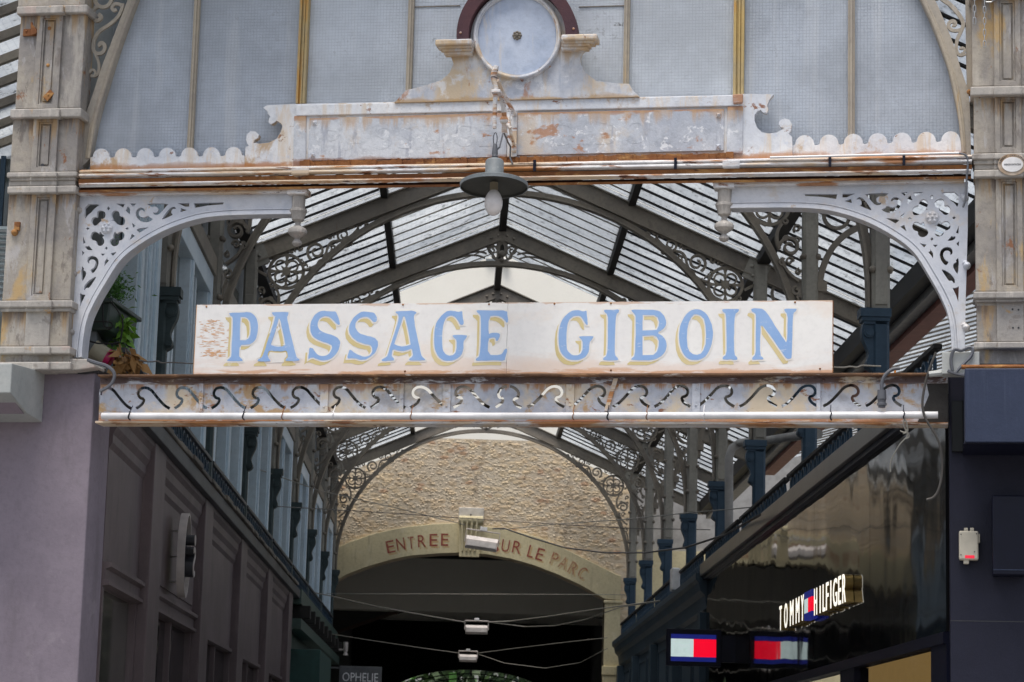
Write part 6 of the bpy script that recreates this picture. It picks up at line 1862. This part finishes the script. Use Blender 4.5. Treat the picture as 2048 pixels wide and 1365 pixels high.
# rubble face with real relief: many small stones set proud of the wall
wl = MB().prism(frE, wall, -.5, 0).build('masonry', M['rubble'], sw)
random.seed(21)
mb = MB()
def inarch(x, z):
    for (xa, za), (xb, zb_) in zip(E3, E3[1:]):
        if xa <= x <= xb:
            return z < za+(zb_-za)*(x-xa)/(xb-xa)+.03
    return True
for k in range(5200):
    x = random.uniform(XC-2.9, XC+2.9); z = random.uniform(5.3, 8.1)
    if inarch(x, z) or z > min(8.1, EYE+hroof(x-XC)-.2):
        continue
    wv, hv, dv = random.uniform(.02, .055), random.uniform(.015, .035), random.uniform(.002, .008)
    an = random.uniform(-.35, .35)
    n_ = 6
    ring_ = []
    for q_ in range(n_):
        a_ = 2*pi*q_/n_+random.uniform(-.25, .25)
        r_ = random.uniform(.8, 1.1)
        ex, ez = wv*r_*cos(a_), hv*r_*sin(a_)
        ring_.append((ex*cos(an)-ez*sin(an), ex*sin(an)+ez*cos(an)))
    b0 = [frE(x+a_, z+c_, -.002) for a_, c_ in ring_]
    b1 = [frE(x+a_*.62, z+c_*.62+.004, dv*random.uniform(.75, 1.1)) for a_, c_ in ring_]
    fs = [(i_, (i_+1) % n_, (i_+1) % n_+n_, i_+n_) for i_ in range(n_)] + [tuple(range(n_, 2*n_))]
    mb.add(b0+b1, fs)
st_ = mb.build('stones', M['rubble'], sw, True, ang=60)
ar = thing('plaster_arch', (XC, EYW-.08, 0), 'cream plastered arch with faded red lettering spanning the dark hall entrance', 'arch')
lpx, rpx = W(634, 1180)[0], W(1241, 1180)[0]
MB().prism(frE, [(lpx, I3[0][1]-.02)] + [(lpx, E3[0][1])] + E3[1:] + [(rpx, E3[-1][1])] + [(rpx, I3[-1][1]-.02)] + I3[::-1], 0.0, .09).build('arch_band', M['cream'], ar, False, .008)
for nm_, xa, xb, zt in (('pier', lpx, I3[0][0], I3[0][1]-.02), ('pier', I3[-1][0], rpx, I3[-1][1]-.02)):
    mb = MB()
    mb.box(frE, xa, xb, 0, zt, -.4, .075)
    mb.build(nm_, M['cream'], ar, False, .008)
    mb = MB()
    mb.box(frE, xa-.03, xb+.06, 3.55, 3.72, 0, .13)
    mb.box(frE, xa-.015, xb+.03, 3.40, 3.549, 0, .105)
    mb.build('impost_moulding', M['cream'], ar, False, .012)
    MB().box(frE, xa-.02, xb+.04, zt-.06, zt-.005, 0, .11).build('necking', M['cream'], ar, False, .012)
mb = MB()
kx, kz = W(918, 1042); kx2, kz2 = W(962, 1110)
mb.tube([frE(kx, kz-.0, .17), frE(kx2+.02, kz-.0, .17)], .085, 14)
mb.prism(frE, [(kx+.02, kz2-.06), (kx2-.04, kz2-.06), (kx2, kz-.02), (kx, kz-.02)], .05, .18)
for k in range(4):
    mb.tube([frE(kx+.06+k*.1, kz+.04, .24), frE(kx+.08+k*.08, kz2+.05, .20)], .022, 6)
mb.build('keystone', M['cream'], ar, True)
u0, v0 = W(917, 1042); u1, v1 = W(968, 1017)
mb = MB().box(frE, u0, u1, v0, v1, -.02, .06)
mb.build('stone_block', M['whitestone'], sw, False, .01)
MB().box(frE, *sorted((W(940, 1030)[0], W(943, 1030)[0])), W(940, 1037)[1], W(940, 1029)[1], .055, .063).build('block_slot', M['blackpaint'], sw)
A_, B_, C_ = MB(), MB(), MB()
def ptz(zx, zy):
    return (740+zx/4.267, 1000+zy/4.267)
for ch, zx, zy, ang, wz, col in (('E', 175, 400, 14, 70, 0), ('N', 262, 378, 11, 72, 0), ('T', 350, 366, 7, 50, 0), ('R', 442, 352, 5, 68, 0), ('E', 542, 343, 2, 68, 0), ('E', 637, 340, 0, 62, 0), ('S', 1070, 395, -6, 62, 0), ('U', 1157, 392, -8, 66, 0), ('R', 1255, 405, -11, 74, 0), ('L', 1375, 440, -14, 50, 0), ('E', 1452, 465, -16, 62, 0), ('P', 1575, 503, -20, 60, 1), ('A', 1652, 537, -23, 70, 1), ('R', 1735, 583, -27, 68, 1), ('C', 1812, 623, -30, 60, 1)):
    x, z = W(*ptz(zx, zy), DW-.1)
    sc_ = (DW-.1)/FPX/4.267
    a_ = radians(ang)
    A_, C_ = MB(), MB()
    addtext(C_, ch, frE, x+.03, z-.035, wz*sc_*1.0, 104*sc_, a_, .088, .0915)
    addtext(A_, ch, frE, x, z, wz*sc_, 104*sc_, a_, .0885, .094)
    C_.build('letter_shadow', M['orangehalo'], ar)
    A_.build('painted_letter', M['redpale' if col else 'red'], ar)

# cream house beyond, showing above the stone wall
ch_ = thing('cream_house', (XC, 36.5, 0), 'pale cream house wall rising behind the stone gable', 'house')
MB().wbox(XC-9, XC+9, 36.5, 40, 5, 17).build('wall', M['creamwall'], ch_)
hx, hz = W(972, 517, 52.4); hx2, hz2 = W(1003, 523, 52.4)
MB().wbox(hx, hx2, 36.42, 36.5, hz2, hz).build('wall_plate', M['greywall'], ch_)
MB().wbox(hx2+.02, hx2+.17, 36.35, 36.5, hz2-.08, hz).build('alarm_box', M['enamel'], ch_, False, .01)

# the dark hall behind the arch
hl = thing('dark_hall', (XC, 42, 0), 'dark covered hall with panelled gallery behind the plaster arch', 'hall')
hz_ = 6.2
HB = 58.0
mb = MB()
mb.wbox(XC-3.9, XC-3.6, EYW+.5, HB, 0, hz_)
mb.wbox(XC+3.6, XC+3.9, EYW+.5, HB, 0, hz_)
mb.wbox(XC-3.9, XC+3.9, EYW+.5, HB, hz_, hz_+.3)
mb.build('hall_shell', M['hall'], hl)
DG = 53.0
yg = DG-16
frG = Frame((0, yg, 0), (1, 0, 0), (0, 0, 1), (0, -1, 0))
def Wg(px, py):
    return W(px, py, DG)
gal = [Wg(655, 1268), Wg(780, 1225), Wg(840, 1212), Wg(1060, 1226), Wg(1215, 1238), Wg(1215, 1020), Wg(655, 1020)]
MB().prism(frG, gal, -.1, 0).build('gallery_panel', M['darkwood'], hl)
for xa, xb in ((662, 684), (824, 841), (1047, 1062), (1180, 1200)):
    mb = MB()
    (ua_, _), (ub_, _) = Wg(xa, 1100), Wg(xb, 1100)
    mb.box(frG, ua_, ub_, Wg(xa, 1222)[1], hz_, .0, .08)
    mb.build('post', M['darkpost'], hl)
mb = MB()
mb.ribbon(frG, [Wg(655, 1272), Wg(780, 1229), Wg(838, 1215)], .07, 0, .09)
mb.build('brace', M['darkpost'], hl)
for xa, xb in ((935, 941), (946, 951), (843, 846), (932, 934), (953, 955), (1043, 1045)):
    mb = MB()
    (ua_, _), (ub_, _) = Wg(xa, 1100), Wg(xb, 1100)
    mb.box(frG, ua_, ub_, Wg(xa, 1222)[1], hz_, .0, .03)
    mb.build('panel_batten', M['darkwood'], hl)
u0, v0 = Wg(845, 1110); u1, v1 = Wg(1060, 1140)
MB().wbox(XC-3.5, XC+3.5, yg-2, yg-1.9, v1+.02, hz_).build('ceiling_beam', M['darkwood'], hl)
# far opening with iron fanlight, foliage beyond
frH = Frame((0, HB, 0), (1, 0, 0), (0, 0, 1), (0, -1, 0))
DH = HB+16
def Wh(px, py):
    return W(px, py, DH)
oc = Wh(940, 1420)
ow = Wh(1120, 1340)[0]-oc[0]
oh = Wh(940, 1340)[1]
q_ = [(oc[0]-ow*cos(a), Wh(940, 1410)[1]+(oh-Wh(940, 1410)[1])*sin(a)) for a in [pi*k/24 for k in range(25)]]
q_ = [(oc[0]-ow, 0)] + q_ + [(oc[0]+ow, 0)]
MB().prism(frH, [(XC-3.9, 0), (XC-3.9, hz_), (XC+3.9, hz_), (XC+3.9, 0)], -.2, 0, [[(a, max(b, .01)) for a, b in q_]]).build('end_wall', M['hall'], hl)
mb = MB()
kc = (oc[0], Wh(940, 1420)[1])
for r in (.55, .78, .9, 1.02):
    mb.ribbon(frH, [(kc[0]+ow*r*cos(a), kc[1]+(oh-kc[1])*r*sin(a)) for a in [pi*k/30 for k in range(31)]], .03, -.05, -.02)
for k in range(1, 18):
    a = pi*k/18
    mb.ribbon(frH, [(kc[0]+ow*.3*cos(a), kc[1]+(oh-kc[1])*.3*sin(a)), (kc[0]+ow*cos(a), kc[1]+(oh-kc[1])*sin(a))], .018, -.055, -.03)
    mb.ribbon(frH, spiral(kc[0]+ow*.68*cos(a), kc[1]+(oh-kc[1])*.68*sin(a), .12, .03, a, a+6, 14), .018, -.06, -.035)
mb.build('iron_fanlight', M['black'], hl)
tr = thing('park_tree', (oc[0], HB+5, 0), 'sunlit green park foliage glimpsed through the far end of the hall', 'tree')
rnd = random.Random(9)
for nm_, n_, mt in (('crown', 2600, 'treeleaf'), ('crown', 260, 'fern')):
    mb = MB()
    for k in range(n_):
        p = Vector((oc[0]+rnd.gauss(0, 2.0), HB+5+rnd.gauss(0, 1.0), rnd.uniform(1.0, 7.0)))
        d_ = Vector((rnd.uniform(-1, 1), rnd.uniform(-1, 1), rnd.uniform(-1, 1))).normalized()*rnd.uniform(.2, .42)
        s_ = d_.orthogonal()*.4
        mb.add([p, p+d_*.5+s_, p+d_, p+d_*.5-s_], [(0, 1, 2, 3)])
    mb.build(nm_, M[mt], tr)
MB().tube([(oc[0]+.3, HB+5, 0), (oc[0]+.2, HB+5, 2.5), (oc[0], HB+5.1, 5)], [.22, .17, .08], 10).build('trunk', M['darkpost'], tr, True)

# ---- floodlights slung on wires, and the wires
def flood(px, py, d, wpx, lab, tilt=0.0, big=False):
    c = AT(px, py, d)
    k = d/FPX
    wv = wpx*k/2
    t = thing('floodlight', c, lab, 'floodlight', 'floodlights slung across the passage')
    fr = Frame(c, (cos(tilt), 0, sin(tilt)), (-sin(tilt), 0, cos(tilt)), (0, -1, 0))
    h = wv*.42
    mb = MB(); mb.prism(Frame(c, (0, -1, 0), fr.y, fr.x), [(-.10, h*.7), (.02, h), (.07, h*.4), (.07, -h*.6), (.02, -h), (-.10, -h*.5)], -wv, wv)
    mb.build('casing', M['flood'], t, False, .008)
    mb = MB(); mb.box(fr, -wv*.9, wv*.9, -h*.5, h*.3, .07, .078); mb.build('front_glass', M['floodglass'], t)
    mb = MB().tube([fr(-wv*1.06, 0, .0), fr(-wv*1.06, h*1.9, 0), fr(wv*1.06, h*1.9, 0), fr(wv*1.06, 0, 0)], .011, 6)
    mb.build('stirrup', M['flood'], t)
    MB().box(fr, -wv*.22, wv*.22, h*1.9, h*2.5, -.04, .04).build('clamp', M['enamel'], t, False, .006)
    return t
flood(963, 1088, 42.0, 64, 'nearest floodlight slung in front of the keystone, slightly tilted', -.12)
flood(953, 1260, 44.0, 44, 'upper of the two floodlights hanging in the dark arch', 0)
flood(936, 1317, 45.6, 35, 'lower of the two floodlights hanging in the dark arch', 0)
def wire(pts, r, mat, lab):
    P = [AT(x, y, d) for x, y, d in pts]
    q = []
    for a, b in zip(P, P[1:]):
        for i in range(8):
            q.append(a+(b-a)*(i/8))
    q.append(P[-1])
    tag(MB().tube(q, r, 5).build('overhead_wire', M[mat], None, True), lab, 'wire', 'wires strung across the passage')
wire([(366, 900, 24), (430, 921, 26), (520, 940, 30), (640, 982, 36), (800, 1018, 40), (930, 1050, 42)], .007, 'wire', 'twisted wire running from the left railing down to the keystone floodlight')
wire([(490, 1010, 30), (620, 1017, 34), (800, 1028, 40), (1000, 1042, 41), (1250, 1057, 40), (1420, 1060, 36)], .007, 'darkwire', 'thin dark wire stretched level across the rubble wall')
wire([(1000, 1060, 42), (1120, 1048, 40), (1240, 1040, 36), (1360, 1028, 30), (1515, 1014, 26)], .007, 'wire', 'thin wire rising from the keystone floodlight to the right railing')
wire([(985, 1058, 42), (1008, 1057, 42), (1060, 1075, 41), (1130, 1096, 40), (1210, 1106, 39), (1290, 1106, 36), (1370, 1096, 32), (1450, 1070, 28), (1520, 1030, 24)], .014, 'darkwire', 'thick black cable sagging from the keystone floodlight to the right railing')
wire([(590, 1180, 44), (660, 1188, 45), (800, 1188.5, 45), (1000, 1189, 45), (1250, 1190, 44)], .006, 'wire', 'taut pale wire straight across the top of the dark arch')
wire([(625, 1185, 42), (660, 1192, 43), (760, 1215, 44), (860, 1233, 44), (930, 1245, 44)], .010, 'wire', 'pale wire running from the left pier down to the upper hanging floodlight')
wire([(975, 1245, 44), (1020, 1243, 44), (1100, 1233, 43), (1200, 1218, 41), (1320, 1202, 36)], .010, 'wire', 'pale wire rising from the upper hanging floodlight to the right')
wire([(985, 1246, 44), (1050, 1254, 44), (1110, 1252, 43), (1170, 1240, 42), (1240, 1215, 40), (1320, 1203, 36)], .008, 'wire', 'slack pale wire sagging below the upper hanging floodlight')
wire([(660, 1268, 44), (740, 1281, 45), (840, 1296, 45.5), (920, 1307, 45.6)], .007, 'wire', 'thin wire from the left pier to the lower hanging floodlight')
wire([(955, 1307, 45.6), (1040, 1296, 45), (1140, 1284, 44), (1215, 1276, 43)], .007, 'wire', 'thin wire from the lower hanging floodlight to the right pier')
wire([(957, 1309, 45.6), (1010, 1327, 45), (1090, 1337, 44.5), (1160, 1326, 44), (1215, 1297, 43)], .006, 'wire', 'sagging thin wire under the lower hanging floodlight')

# ---- neighbouring building left of the pillar
tag(MB().wbox(-9, -3.05, 5.4, 5.6, 3.5, 10).build('neighbour_wall', M['greywall'], None), 'grey neighbouring wall at the far left edge', 'wall')
ng = thing('side_glass_roof', (-4, 2.5, 7), 'strip of wired glass roof behind the left pillar', 'glass roof')
frn = Frame((0, 0, 0), (1, 0, 0), (0, 0, 1), (0, 1, 0))
MB().prism(frn, [(-7, 5.6), (-3.1, 7.3), (-3.1, 7.31), (-7, 5.61)], .6, 5).build('glass_pane', M['roofglass'], ng)
for k in range(8):
    MB().prism(frn, [(-7, 5.59), (-3.1, 7.29), (-3.1, 7.22), (-7, 5.52)], .9+k*.5, .96+k*.5).build('glazing_bar', M['iron'], ng)
p = AT(0, 166, 19.5)
tag(MB().wbox(p.x-3, p.x+.35, p.y, p.y+.2, p.z-.06, p.z+.06).build('blue_beam', M['bluebeam'], None), 'bright blue beam behind the left pillar near the top', 'beam')
p0, p1 = AT(-30, 610, 19.0), AT(30, 448, 19.0)
lv_ = thing('louvred_shutter', ((p0.x+p1.x)/2, p0.y, p0.z), 'pale green louvred shutter glimpsed left of the left pillar', 'shutter')
mb = MB()
nsl = 14
for k in range(nsl):
    z = p0.z+(p1.z-p0.z)*k/nsl
    mb.add([(p0.x-.4, p0.y, z), (p1.x, p0.y, z), (p1.x, p0.y+.06, z+.038), (p0.x-.4, p0.y+.06, z+.038), (p0.x-.4, p0.y+.01, z-.004), (p1.x, p0.y+.01, z-.004)], [(0, 1, 2, 3), (0, 4, 5, 1)])
mb.build('slats', M['paleslat'], lv_)
p = AT(10, 400, 19.2)
mb = MB(); mb.wbox(p.x-1.0, p.x+.02, p.y, p.y+.08, p.z-.22, p.z+.34)
wn_ = thing('side_window', (p.x-.4, p.y, p.z-.22), 'dark blue framed window glimpsed left of the left pillar', 'window')
mb.build('pane', M['glassgreen'], wn_)
for dx in (-.02, .05):
    MB().wbox(p.x+dx-.10, p.x+dx-.06, p.y-.02, p.y, p.z-.24, p.z+.36).build('frame_bar', M['blue'], wn_)

# ---- ground
tag(MB().wbox(-60, 60, -80, 80, -.3, 0).build('ground', M['greypave'], None), None, None, None, 'structure')
